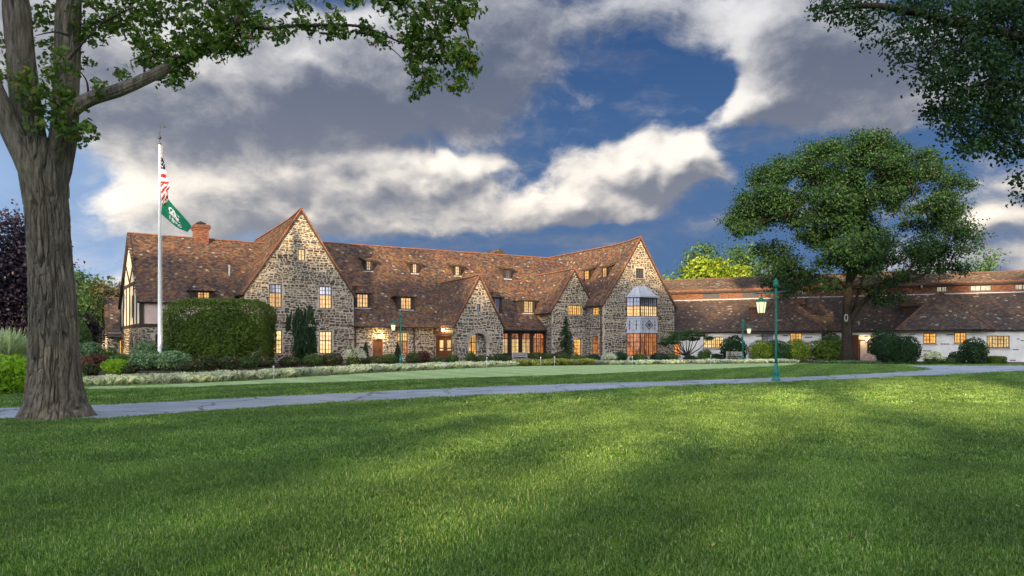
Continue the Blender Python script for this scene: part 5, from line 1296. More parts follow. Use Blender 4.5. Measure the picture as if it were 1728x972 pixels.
# front wall
ww = [cw(0, 1187, 568.5, 1221, 587.5, cols=5, lites=2, rows=3, glass='glow_pale'), cw(0, 1665, 566.5, 1703.6, 587, cols=4, lites=2, rows=3, glass='glow_pale'), cw(0, 1137, 579, 1148, 601, cols=1, lites=2, rows=4, glass='glow_red')]
er = cr(0, 1438, 574.5, 1474, 612); er = (er[0], 0, er[2], 2.6)
wall('front_wall', wing, (0,0,0), E, Fn, rect(uL-.5, -.2, uR, 3.2), [R4(w['r']) for w in ww]+[R4(er)], 'plaster_white', None)
for w in ww: window(wing, (0,0,0), E, Fn, **w)
q = MB(); q.box(er[0]-.3, er[2]+.3, 1.6, 1.75, -.2, 3.0); q.box(er[2]+.05, er[2]+.3, .3, 1.6, -.2, 3.0); q.build('porch_wall', M['plaster_white'], wing)
q = MB(); q.box(er[0]-.3, er[0]+.6, .9, 1.5, -.2, 2.9); q.build('porch_pier', M['brick'], wing)
dm = (er[0]+.62, 0, er[0]+1.5, 2.15); door(wing, (0,1.58,0), E, Fn, dm)
wall_lamp(wing, (er[2]-.6, 1.58, 2.2), Fn, 14)
# loose bricks showing through the whitewash
def brick_marks(v, lst, x0=None):
    for (px, py, w) in lst:
        p = cv(v, px, py); q = MB()
        for i in range(w): q.frame_box((0,v,0), E, Fn, p.x+.24*i, p.x+.24*i+.22, p.z-.04, p.z+.04, .0, .018)
        q.build('brick', M['timber'], wing)
brick_marks(0, [(1722,574.5,3),(1709,590,2),(1704,608,2),(1716,572,1)])
# pavilions
def pavilion(x0, x1, pv, yb, yt, apx, apy, ov_px, wins, marks, mname):
    a = cv(pv, x0, 600).x; b = cv(pv, x1, 600).x
    zw = 3.05
    wall('pavilion_wall', wing, (0,pv,0), E, Fn, rect(a, -.2, b, zw+.1), [R4(w['r']) for w in wins], 'plaster_white', None)
    for w in wins: window(wing, (0,pv,0), E, Fn, **w)
    wall('pavilion_wall', wing, (a,0,0), (0,-1,0), (-1,0,0), rect(0.31, -.2, -pv-.002, zw+.05), (), 'plaster_white', None); wall('pavilion_wall', wing, (b,0,0), (0,1,0), (1,0,0), rect(pv+.002, -.2, -.01, zw+.05), (), 'plaster_white', None)
    o = .55; m_ = (a+b)/2; half = (b-a)/2+o; za = cv(pv+half, apx, apy).z; ze = zw-.05; sl = (za-ze)/half
    vy = pv-o; bk = vy+half
    ve = 5.6
    rf = Roof('tile_dark'); ap = (m_, bk, za); apb = (m_, bk+1.0, za)
    rf.plane([(a-o,vy,ze),(b+o,vy,ze),ap]); rf.plane([(a-o,vy,ze),ap,apb,(a-o,ve,ze)]); rf.plane([(b+o,vy,ze),(b+o,ve,ze),apb,ap])
    rf.plane([apb,(a-o,ve,ze),(b+o,ve,ze)], tiles=False)
    rf.cap(Vector((a-o,vy,ze+.03)), Vector(ap)); rf.cap(Vector((b+o,vy,ze+.03)), Vector(ap)); rf.build(wing, 'pavilion_roof')
    q = MB(); q.box(a-o+.03, b+o-.03, vy+.03, vy+.12, ze-.26, ze-.14); q.build('fascia', M['timber'], wing)
    brick_marks(pv, marks); return a, b
pavilion(1255, 1386, -3.2, 0, 0, 1309, 496, 0, [cw(-3.2, 1285, 562, 1305, 577, cols=2, lites=2, rows=3, glass='glass'), cw(-3.2, 1333, 562, 1353, 577.5, cols=2, lites=2, rows=3, glass='glow')], [(1276,567.5,3),(1321,566.5,2),(1358,569,3),(1371,579,2),(1366,590,2)], 'p')
pavilion(1521, 1665, -3.2, 0, 0, 1574, 493, 0, [cw(-3.2, 1558, 562, 1580, 580, cols=2, lites=2, rows=3, glass='glow'), cw(-3.2, 1610, 561, 1631, 579.5, cols=2, lites=2, rows=3, glass='glow')], [(1535,564,2),(1597,565,3),(1587,580.5,3),(1558,592,3),(1617,586.5,2),(1552,602,2),(1640,558.5,3)], 'p')
# small louvred dormers beside the hips
def louvre(px0, py0, px1, py1, vv):
    r_ = cr(vv, px0, py0, px1, py1); q = MB(); q.box(r_[0], r_[2], vv, vv+2.2, r_[1]-.3, r_[3]); o = q.build('vent_dormer', M['brick'], wing)
    q = MB()
    for z_ in np.arange(r_[1]+.08, r_[3]-.05, .12): q.frame_box((0,vv,0), E, Fn, r_[0]+.1, r_[2]-.1, z_, z_+.06, .0, .04)
    q.build('louvre', M['timber'], o)
    rf = Roof('tile_dark'); rf.plane([(r_[0]-.2,vv-.25,r_[3]),(r_[2]+.2,vv-.25,r_[3]),(r_[2]+.2,vv+2.4,r_[3]+.75),(r_[0]-.2,vv+2.4,r_[3]+.75)]); V = np.concatenate(rf.V).reshape(-1,3); N_ = len(V)//6; bb = (np.arange(N_)*6)[:,None]
    rf.deck.build('dormer_roof', M['deck'], o); t = mesh_arrays('dormer_tiles', V, np.concatenate([bb+np.array([[0,1,3,2]]), bb+np.array([[2,3,4,5]])]), M['tile'], o); t['kind'] = 'stuff'
louvre(1267, 519, 1281, 531, 2.2); louvre(1342, 514, 1354, 523, 2.8); louvre(1525, 516.5, 1545, 531, 2.2); louvre(1611, 513.5, 1620, 521, 2.8)
p = FC.plane(1449.5, 548, (0,-.35,lz0), (0,-ls,1)); q = MB(); q.tube([(p.x,p.y,p.z-.1),(p.x,p.y,p.z+.35)], [.06,.06], 8); q.build('vent_pipe', M['lead'], wing)
# ------------------------------------------------------------------ street furniture
def lamp_post(px, base_y, top_y, side, label, s=1.0, lit=True, Y=None, lantern=(24,23)):
    if Y is None: Y = EYE*F/(base_y-HY)
    x, y = (px-CX)/F*Y, Y; H = EYE+(HY-top_y)/F*Y
    o = empty('street_lamp', (x, y, 0), R({-1:0,1:0}[side]), label, 'street lamp', 'green street lamps with a hanging lantern')
    k = H/4.6
    q = MB(); q.lathe([(.20*k,0),(.205*k,.05),(.17*k,.09),(.145*k,.11),(.13*k,.26),(.14*k,.31),(.165*k,.35),(.165*k,.42),(.13*k,.47),(.10*k,.52),(.09*k,.62),(.075*k,.80)], 18); q.build('base', M['green_paint'], o, True)
    q = MB(); q.lathe([(.066*k,.78),(.056*k,1.4),(.052*k,3.9),(.050*k,H-.35*k)], 14); q.build('post', M['green_paint'], o, True)
    q = MB(); q.lathe([(.066*k,H-.9*k),(.11*k,H-.88*k),(.11*k,H-.82*k),(.08*k,H-.8*k)], 12); q.lathe([(.07*k,H-.40*k),(.12*k,H-.36*k),(.13*k,H-.22*k),(.09*k,H-.17*k),(.12*k,H-.12*k),(.06*k,H-.05*k),(.03*k,H),(.0,H+.02)], 12); q.build('finial', M['green_paint'], o, True)
    za = H-.62*k; ax = side*.66*k
    q = MB(); q.tube([(-side*.42*k,0,za+.04*k),(0,0,za),(side*.95*k,0,za-.06*k)], [.028*k,.035*k,.028*k], 8); q.tube([(side*.05*k,0,za-.32*k),(side*.3*k,0,za-.2*k),(side*.55*k,0,za-.04*k)], [.018*k]*3, 6); q.tube([(ax,0,za-.04*k),(ax,0,za-.2*k)], [.02*k]*2, 6); q.build('arm', M['green_paint'], o, True)
    # lantern: tapered hexagon hung from the arm
    zt = za-.2*k; hL = .72*k; r1, r0 = .23*k, .15*k
    ln = MB(); ln.tube([(ax,0,zt-.02),(ax,0,zt-.06*k),(ax,0,zt-.22*k),(ax,0,zt-.24*k)], [.03*k,.08*k,.29*k,.27*k], 6); ln.tube([(ax,0,zt-hL),(ax,0,zt-hL-.03*k)], [r0*1.1]*2, 6)
    for i in range(6):
        a = 2*math.pi*i/6; d = Vector((1,0,0)).orthogonal()
        pass
    b0 = ln.v[18:24]; b1 = ln.v[24:30] if len(ln.v) >= 30 else ln.v[-6:]
    top = [Vector(p) for p in ln.v[18:24]]; bt = [Vector(p) for p in ln.v[24:30]]
    c1 = Vector((ax,0,top[0].z)); c0 = Vector((ax,0,bt[0].z))
    for i in range(6):
        A = c1+(top[i]-c1)*(r1/(.27*k)); B = c0+(bt[i]-c0)*.92; ln.tube([A, B], [.014*k]*2, 5)
    lo = ln.build('lantern', M['green_paint'], o)
    gl = MB(); vs = [c1+(top[i]-c1)*(r1/(.27*k))*.95 for i in range(6)]+[c0+(bt[i]-c0)*.87 for i in range(6)]
    gl.add(vs, [(i,(i+1) % 6,6+(i+1) % 6,6+i) for i in range(6)]); gl.build('lantern_glass', M['lamp_glass'], lo)
    return o
lamp_post(1309.5, 643, 470, -1, 'tall green street lamp standing alone beside the path at the right')
lamp_post(676, 0, 528, -1, 'pale green street lamp in the flower border left of the entrance gable', Y=58)
lamp_post(1253.5, 0, 538, 1, 'small green street lamp before the right pavilion, its lantern on the right', Y=69)

# flagpole with flags
PY = 50.0; fx = (269.5-CX)/F*PY
fp = empty('flagpole', (fx, PY, 0), 0, 'tall white tapered flagpole rising from the round shrubs', 'flagpole')
H = EYE+(HY-244)/F*PY
q = MB(); q.lathe([(.18,0),(.18,.1),(.125,.12),(.12,4),(.10,9),(.075,H)], 16); q.build('pole', M['pole'], fp, True)
q = MB(); q.lathe([(.075,H),(.11,H+.02),(.11,H+.08),(.03,H+.10),(.03,H+.35),(.11,H+.42),(.11,H+.5),(.03,H+.58),(.018,H+1.55)], 10); q.tube([(0,0,H+1.2),(.32,0,H+1.2)], [.015,.015], 6); q.tube([(.30,0,H+1.2),(.38,0,H+1.2)], [.05,.05], 6); q.tube([(-.12,0,H+.75),(.05,0,H+.6)], [.02,.02], 6); q.build('weather_vane', M['metal_dark'], fp)
q = MB(); q.tube([(.16,0,1.4),(.15,-.01,H-.1)], [.008,.008], 5); q.build('halyard', M['white'], fp)
def px2(px, py): return Vector(((px-CX)/F*PY-fx, 0, EYE+(HY-py)/F*PY))
# limp striped flag
fl = empty('flag', (fx, PY, 0), 0, 'limp red and white striped flag with a starred blue canton high on the pole', 'flag')
rows_ = 60; cols_ = 12; V = []; UV = []
prof = [(266,.0,.10),(275,.04,.30),(290,.05,.42),(305,.05,.50),(312,.05,.66),(318,.05,.52),(330,.05,.36),(343,.22,.30),(347,.28,.26)]
for i in range(rows_+1):
    t = i/rows_; py = 266+t*(343-266); xl = np.interp(py, [266,300,343], [.10,.10,.17]); wd = np.interp(py, [266,276,300,309,314,320,334,343], [.10,.26,.44,.58,.62,.46,.40,.20])
    for j in range(cols_+1):
        s_ = j/cols_; z_ = px2(269, py).z - (.16*s_ if py > 320 else .05*s_)
        V.append((xl+s_*wd, -.05+.10*math.sin(s_*9+t*5)*min(1, .3+s_), z_)); 
q_ = np.arange((rows_+1)*(cols_+1)).reshape(rows_+1, cols_+1)
fcs = np.stack([q_[:-1,:-1].ravel(), q_[:-1,1:].ravel(), q_[1:,1:].ravel(), q_[1:,:-1].ravel()], 1)
mi = []
for i in range(rows_):
    for j in range(cols_):
        t = i/rows_; s_ = j/cols_
        if t < .25: mi.append(2)
        else:
            k_ = int((t-.25)/.085) if t < .56 else int((t+s_*.28-.2)/.075); mi.append(k_ % 2)
M['flag_white'] = plain('white_flag_cloth', (.72,.72,.72), .8, .05); M['flag_red'] = plain('red_flag_cloth', (.42,.02,.03), .8, .1); M['flag_blue'] = plain('blue_flag_cloth', (.02,.03,.12), .8, .1)
mesh_arrays('cloth', V, fcs, [M['flag_white'], M['flag_red'], M['flag_blue']], fl, matidx=np.array(mi))
q = MB()
for i, (s_, t) in enumerate([(.3,.06),(.6,.10),(.35,.13),(.7,.16),(.3,.19),(.55,.21),(.8,.12)]):
    r_ = int(t*rows_); c = Vector(V[r_*(cols_+1)+int(s_*cols_)])+Vector((0,-.03,0)); pts = [c+Vector((math.cos(a)*rr_, 0, math.sin(a)*rr_)) for k_ in range(10) for a, rr_ in [(math.pi/2+k_*math.pi/5, .035 if k_ % 2 == 0 else .015)]]
    q.add(pts, [tuple(range(10))])
q.build('stars', M['flag_white'], fl)
# green club flag
M['flag_green'] = plain('green_flag_cloth', (.0,.16,.075), .75, .12); 
fg = empty('flag', (fx, PY, 0), 0, 'green flag with white interlaced letters and 1896 streaming below the striped one', 'flag')
TL, BL, TR, BR = px2(275,327), px2(272.5,361), px2(321.5,381), px2(316,391.5)
def FS(s_, t, off=0):
    top = TL.lerp(TR, s_)+Vector((0,0,.10*math.sin(s_*3.14))); bot = BL.lerp(BR, s_)+Vector((0,0,-.16*math.sin(s_*3.14)))
    p = bot.lerp(top, t); p.y = -.02+.16*math.sin(s_*7+t*1.5)*min(1, s_*3)+ .05*math.sin(s_*17+t*4)*s_ + off; return p
V = [FS(i/40, j/16) for i in range(41) for j in range(17)]; q_ = np.arange(41*17).reshape(41, 17)
mesh_arrays('cloth', [tuple(p) for p in V], np.stack([q_[:-1,:-1].ravel(), q_[:-1,1:].ravel(), q_[1:,1:].ravel(), q_[1:,:-1].ravel()], 1), M['flag_green'], fg, smooth=True)
def flag_text(txt, x0, y0, size, name, shear=0, bold=.0):
    cu = bpy.data.curves.new('lettering', 'FONT'); cu.body = txt; cu.size = size; cu.offset = bold; to = bpy.data.objects.new('lettering', cu); link(to); bpy.context.view_layer.update()
    me = bpy.data.meshes.new_from_object(to.evaluated_get(bpy.context.evaluated_depsgraph_get())); bpy.data.objects.remove(to)
    for v in me.vertices: 
        s_ = x0+v.co.x; t = y0+v.co.y+shear*v.co.x; v.co = FS(s_*.95+.02, t, -.03)
    me.materials.clear(); me.materials.append(M['flag_white']); o = link(bpy.data.objects.new(name, me), fg); return o
flag_text('A', .28, .40, .58, 'letter', 0, .004); flag_text('C', .20, .42, .50, 'letter', 0, .004); flag_text('G', .36, .42, .46, 'letter', 0, .002); flag_text('1896', .22, .11, .30, 'numerals', 0, .003)
q = MB()
for s_, w_ in ((.25,.10),(.60,.12)):
    q.add([FS(s_,.39,-.03), FS(s_+w_,.39,-.03), FS(s_+w_,.43,-.03), FS(s_,.43,-.03)], [(0,1,2,3)])
q.build('serif', M['flag_white'], fg)
# uplight at the foot of the pole
ul = empty('ground_floodlight', (fx+.25, PY-1.1, 0), 0, 'small dark floodlight hidden in the shrubs at the foot of the flagpole', 'floodlight')
q = MB(); q.box(-.15,.15,-.1,.1,0,.12); q.lathe([(.1,.1),(.16,.2),(.17,.36)], 12, (0,.03,.02)); q.build('housing', M['metal_dark'], ul)
q = MB(); q.lathe([(.15,.37),(.14,.385)], 12, (0,.03,.02)); q.build('lens', M['lamp_glass'], ul)
sp = bpy.data.objects.new('floodlight_beam', bpy.data.lights.new('floodlight_beam', 'SPOT')); link(sp, ul); sp.data.energy = 260; sp.data.spot_size = R(34); sp.data.color = (1,.93,.8); sp.data.shadow_soft_size = .1
sp.location = (0,.03,.5); sp.rotation_euler = (Vector((0,.03,.5))-Vector((-.25,1.1,3.0))).to_track_quat('Z','Y').to_euler()

# hole markers on the putting green
def hole_flag(px, ybase, ytop, label):
    x, y = gp(px, ybase); o = empty('hole_marker', (x, y, 0), 0, label, 'golf pin', 'short white pins on the putting green'); h = EYE+(HY-ytop)/F*y
    q = MB(); q.tube([(0,0,0),(0,0,h)], [.012,.012], 6); q.build('rod', M['white'], o); q = MB(); q.lathe([(.008,h-.08),(.035,h-.05),(.042,h),(.028,h+.03),(.0,h+.04)], 8); q.build('knob', M['white'], o)
    q = MB(); q.lathe([(.054,.002),(.06,.012),(.05,.013)], 12); q.build('cup', M['metal_dark'], o)
hole_flag(461.5, 641, 618.5, 'white putting pin nearest the left end of the green'); hole_flag(821.5, 622, 603.5, 'white putting pin below the arched window of the entrance gable')
hole_flag(912.5, 621.5, 603, 'white putting pin left of the yellowish border plants'); hole_flag(935.8, 620, 602.5, 'white putting pin in front of the yellowish border plants')
hole_flag(1067, 622, 602, 'white putting pin below the bay window'); hole_flag(1199.5, 616, 599.5, 'white putting pin farthest right on the green')
# benches
def bench(px, Y, rz, label):
    x = (px-CX)/F*Y; o = empty('garden_bench', (x, Y, 0), rz, label, 'bench')
    q = MB()
    for i in range(4): q2 = MB(); q2.box(-.75,.75,-.22+.12*i,-.13+.12*i,.42,.46); q2.build('seat_slat', M['bench'], o)
    for i in range(3): q2 = MB(); q2.box(-.75,.75,.27,.31,.58+.14*i,.68+.14*i); q2.build('back_slat', M['bench'], o)
    for sx in (-.68,.68):
        for sy in (-.2,.28): q2 = MB(); q2.box(sx-.035,sx+.035,sy-.035,sy+.035,0,.42 if sy < 0 else 1.0); q2.build('leg', M['bench'], o)
M['bench'] = plain('weathered_bench_wood', (.32,.30,.27), .8)
bench(880, 62, R(30), 'grey wooden bench among the shrubs before the glazed timber front'); bench(1239, 69.5, R(-20), 'grey wooden bench beside the small street lamp at the right')

# ------------------------------------------------------------------ shrubs
def shrub(px, ybot, ytop, wpx, m, label, Y=None, name='shrub', leaf=.12, dens=1.0, shape='round', seed=None, depth=None, group=None, bloom=None, cat='shrub', tm=QUAD, lumps=5):
    if Y is None: Y = EYE*F/(max(ybot, 592)-HY)
    s_ = Y/F; x = (px-CX)*s_; top = EYE+(HY-ytop)*s_; w = wpx*s_/2; dp = (depth or w); bot = 0
    o = empty(name, (x, Y, 0), 0, label, cat, group); seed = seed or int(px*7+ytop); nr = np.random.default_rng(seed)
    area = 2*math.pi*w*max(w, top/2)*1.4; n = int(min(52000, area/(leaf*leaf)*3.6*dens))
    d = nr.normal(size=(n, 3)); d /= np.linalg.norm(d, axis=1, keepdims=True)
    if shape == 'round':
        lump = 1+.16*(fbm(d[:,0]*lumps*.5+seed, d[:,1]*lumps*.5, d[:,2]*lumps*.5, 3, seed)-.45)*2.2
        P = d*np.array([w, dp, top*.56])*lump[:,None]*nr.uniform(.86, 1.03, (n,1)); P[:,2] += top*.46
    elif shape == 'box':
        e4 = 5.0; k_ = (np.abs(d)**e4).sum(1)**(-1/e4); lump = 1+.05*(fbm(d[:,0]*4+seed, d[:,1]*4, d[:,2]*4, 3, seed)-.45)*2
        P = d*k_[:,None]*np.array([w, dp, top*.5])*lump[:,None]*nr.uniform(.93, 1.015, (n,1)); P[:,2] += top*.5
    elif shape == 'cone':
        t = nr.random(n)**1.25; a = nr.random(n)*6.283; rr_ = w*(1-t)**.8*(1+.2*(fbm(np.cos(a)*3+seed, np.sin(a)*3, t*6, 3, seed)-.45)*2); k_ = nr.uniform(.75, 1.03, n)
        P = np.stack([np.cos(a)*rr_*k_, np.sin(a)*rr_*k_, top*(.02+.98*t)], 1); d = np.stack([np.cos(a), np.sin(a), np.full(n, .4)], 1)
    P = P[P[:,2] > .0]
    N_ = P/np.array([w, dp, top])-[0,0,.35]; N_ = N_/np.linalg.norm(N_, axis=1, keepdims=True)+nr.normal(size=P.shape)*.55+[0,0,.25]
    fol('leaves', P, N_, leaf*nr.uniform(.65, 1.35, len(P)), tm, m, o, nr)
    q = MB()
    for i in range(7):
        a = i*.9+seed; q.tube([(math.cos(a)*.05, math.sin(a)*.05, -.05), (math.cos(a)*w*.3, math.sin(a)*dp*.3, top*.4), (math.cos(a)*w*.6, math.sin(a)*dp*.6, top*.72)], [.03,.022,.01], 5)
    q.build('stems', M['twig'], o)
    # dense inner foliage so the plant is not hollow
    ni = n//3; P2 = nr.normal(size=(ni,3)); P2 /= np.linalg.norm(P2, axis=1, keepdims=True); P2 = P2*nr.uniform(.5,.82,(ni,1))*np.array([w,dp,top*.5]); P2[:,2] += top*.46
    if shape != 'cone': P2 = P2[P2[:,2] > 0]; fol('inner_leaves', P2, nr.normal(size=P2.shape), leaf*1.7*np.ones(len(P2)), tm, m, o, nr)
    if bloom:
        bm, nb_, bs = bloom; d = nr.normal(size=(nb_,3)); d /= np.linalg.norm(d, axis=1, keepdims=True); d[:,2] = np.abs(d[:,2])*.9; d[:,1] = -np.abs(d[:,1]); c = d*np.array([w,dp,top*.55])*1.03; c[:,2] += top*.46
        idx = np.repeat(np.arange(nb_), 22); Pb = c[idx]+nr.normal(size=(len(idx),3))*bs*np.array([1,1,.9]); fol('blooms', Pb, nr.normal(size=Pb.shape)+[0,-.4,.5], bs*.8*np.ones(len(Pb)), QUAD, bm, o, nr)
    return o
# the big clipped yew, exactly shaped
shrub(373, 0, 506, 166, L['hedge'], 'huge clipped dark green yew with a rounded flat top before the stone gable', Y=54.5, name='clipped_yew', leaf=.13, dens=1.6, shape='box', depth=2.6)
shrub(245, 0, 574, 44, L['grey'], 'dark rounded shrub behind the paler pair at the flagpole', Y=52.5, leaf=.13)
shrub(248, 0, 592, 60, L['grey'], 'rounded grey green shrub just left of the flagpole foot', Y=46.5, leaf=.13)
shrub(292, 0, 592, 62, L['grey'], 'rounded grey green shrub just right of the flagpole foot', Y=46.5, leaf=.13)
shrub(275, 0, 581, 40, L['shrub'], 'small green shrub close behind the flagpole', Y=51.5, leaf=.13)
shrub(205, 0, 596, 40, L['shrub'], 'low green shrub left of the grey green flagpole shrubs', Y=46, leaf=.13)
shrub(160, 0, 598, 46, L['red'], 'low dark red shrub right of the oak trunk', Y=46, leaf=.13)
shrub(196, 0, 606, 46, L['bright'], 'small yellow green mound in front of the red shrub', Y=42, leaf=.1)
shrub(150, 0, 577, 48, L['grey'], 'pale green loose shrub below the bronze tree', Y=56, leaf=.15)
shrub(128, 0, 540, 50, L['far'], 'dark green upright shrub right of the oak trunk', Y=60, leaf=.16)
shrub(182, 0, 588, 30, L['shrub'], 'round shrub in front of the stone outbuilding', Y=55, leaf=.13)
shrub(150, 0, 612, 34, L['rose'], 'low leafy perennial beside the left end of the white border', Y=39, leaf=.1)
# left edge plants
shrub(12, 0, 600, 96, L['bright'], 'bright lime green spreading shrub at the left edge by the oak', Y=24.5, name='lime_shrub', leaf=.13, dens=.9, tm=LEAF, depth=1.4)
shrub(-40, 0, 603, 90, L['bright'], 'bright lime green shrub cut by the left edge of the view', Y=25.5, name='lime_shrub', leaf=.13, dens=.9, tm=LEAF, depth=1.4)
shrub(124, 0, 624, 34, L['bright'], 'lime green shrub peeping out just right of the oak trunk', Y=30, name='lime_shrub', leaf=.12, dens=.9, tm=LEAF)
def grass_clump(px, Y, h, w, n, m, label, name='ornamental_grass', seed=1, leafw=.5, cat='grass plant'):
    x = (px-CX)/F*Y; o = empty(name, (x, Y, 0), 0, label, cat); nr = np.random.default_rng(seed)
    V = []; base = nr.normal(size=(n,2))*w*.16; a = nr.random(n)*6.283; ln = h*nr.uniform(.7,1.15,n); le = nr.uniform(.15,.95,n)*w
    T = np.linspace(0,1,6); out = []
    for t in T:
        r_ = le*t**1.9; z_ = ln*(t*1.25-.42*t**2.6*(le/w+.3)); cx_ = base[:,0]+np.cos(a)*r_; cy_ = base[:,1]+np.sin(a)*r_; ww_ = .014*(1-t*.85)*leafw*2
        out.append(np.stack([cx_-np.sin(a)*ww_, cy_+np.cos(a)*ww_, z_],1)); out.append(np.stack([cx_+np.sin(a)*ww_, cy_-np.cos(a)*ww_, z_],1))
    V = np.stack(out,1); b = (np.arange(n)*12)[:,None]; f = np.concatenate([b+np.array([[2*i,2*i+1,2*i+3,2*i+2]]) for i in range(5)])
    mesh_arrays('blades', V.reshape(-1,3), f, m, o); return o
grass_clump(6, 31, 2.0, 1.5, 2600, L['ornamental'], 'silvery arching ornamental grass at the left edge behind the lime shrub', seed=4, leafw=.9)
grass_clump(38, 34, 1.7, 1.0, 1400, L['ornamental'], 'silvery arching grass half hidden by the oak trunk', seed=5, leafw=.9)
grass_clump(-50, 32, 2.0, 1.5, 1400, L['ornamental'], 'silvery ornamental grass beyond the left edge of the view', seed=6, leafw=.9)
# weeping conifer against gable 1
def weeper(px, Y, ytop, wpx, seed, m, label, lobes_, name='weeping_conifer'):
    s_ = Y/F; x = (px-CX)*s_; o = empty(name, (x, Y, 0), 0, label, 'tree'); nr = np.random.default_rng(seed); top = EYE+(HY-ytop)*s_
    Ps = []; Ns = []
    for (dx, zt, zb, w) in lobes_:
        for k_ in range(int(34*(zt-zb)*max(w,.5))):
            a = nr.random()*6.283; t0 = nr.random()**.7; zs = zb+(zt-zb)*t0; L_ = min(zs-max(zb-.3,0), nr.uniform(.5,1.5)); rr_ = w*math.sqrt(max(.04, 1-t0**4))*nr.uniform(.35,1.12)
            n = int(26*L_)+4; t = nr.random(n); cx_ = dx+math.cos(a)*rr_; cy_ = math.sin(a)*rr_*.8
            Ps.append(np.stack([cx_+math.cos(a)*.10*t, cy_+math.sin(a)*.10*t, zs-L_*t], 1)+nr.normal(size=(n,3))*[.045,.045,.02]); Ns.append(nr.normal(size=(n,3))*[1,1,.3]+[math.cos(a),math.sin(a),0])
    P = np.concatenate(Ps); N_ = np.concatenate(Ns); fol('drooping_foliage', P, N_, .17*nr.uniform(.6,1.4,len(P)), [(0,-.9,0),(.2,0,.1),(0,.7,0),(-.2,0,.1)], m, o, nr, twist=np.tile([[.05,.05,1.]],(len(P),1)))
    q = MB(); q.tube([(0,0,0),(.1,0,top*.4),(-.1,0,top*.75),(.0,0,top*.9)], [.13,.11,.08,.04], 8)
    for (dx, zt, zb, w) in lobes_: q.tube([(0,0,top*.6),(dx*.5,0,zt*.95),(dx,0,zt*.93)], [.07,.05,.03], 6)
    q.build('trunk', M['bark_dark'], o, True)
Yw = 60.5; sw = Yw/F
zz = lambda y: EYE+(HY-y)*sw
weeper(511, Yw, 515, 45, 61, L['conifer'], 'dark weeping conifer with a drooping left arm against the big stone gable',
    [((494-511)*sw, zz(524), zz(556), 9*sw), ((504-511)*sw, zz(517), zz(560), 8*sw), ((521-511)*sw, zz(516), zz(556), 11*sw), ((512-511)*sw, zz(545), .1, 17*sw), ((505-511)*sw, zz(558), .1, 10*sw), ((526-511)*sw, zz(550), zz(590), 7*sw)])
# spruce in front of gable 3
def spruce(px, Y, ytop, wpx, seed, label, m, name='spruce_tree'):
    s_ = Y/F; x = (px-CX)*s_; o = empty(name, (x, Y, 0), 0, label, 'tree'); nr = np.random.default_rng(seed); top = EYE+(HY-ytop)*s_; w = wpx*s_/2; Ps = []; Ns = []; q = MB()
    q.tube([(0,0,0),(0,0,top*.98)], [.09,.01], 7)
    for z_ in np.arange(.25, top, .22):
        rad = w*(1-z_/top)**.75*1.1
        for k_ in range(7):
            a = nr.random()*6.283; L_ = rad*nr.uniform(.7,1.12); n = int(8+L_*52); t = nr.random(n); b = np.stack([np.cos(a)*L_*t, np.sin(a)*L_*t, z_+.12*L_-.35*L_*t**1.5],1)+nr.normal(size=(n,3))*[.05,.05,.045]
            Ps.append(b); Ns.append(nr.normal(size=(n,3))*.5+[0,0,.8])
    P = np.concatenate(Ps); N_ = np.concatenate(Ns); fol('needles', P, N_, .15*nr.uniform(.6,1.3,len(P)), [(0,-.7,0),(.18,0,.05),(0,.7,-.1),(-.18,0,.05)], m, o, nr); q.build('trunk', M['bark_dark'], o, True)
spruce(955, 70, 535, 42, 71, 'slender dark spruce against the third stone gable', L['conifer'])
shrub(617, 0, 577, 15, L['conifer'], 'small dark conical evergreen left of the lit side door', Y=63, name='conical_evergreen', leaf=.09, shape='cone', dens=2)
shrub(671, 0, 577, 15, L['conifer'], 'small dark conical evergreen by the lamp right of the side door', Y=64, name='conical_evergreen', leaf=.09, shape='cone', dens=2)
shrub(599, 0, 587, 32, L['shrub'], 'white flowering hydrangea right of the big stone gable window', Y=59, name='hydrangea', bloom=(L['white'], 70, .10))
shrub(1027, 0, 598, 22, L['shrub'], 'cream flowering hydrangea left of the bay window', Y=70, name='hydrangea', bloom=(L['white'], 60, .10))
shrub(1574, 0, 593, 30, L['shrub'], 'white flowering hydrangea before the right pavilion wall', Y=61.5, name='hydrangea', bloom=(L['white'], 70, .10))
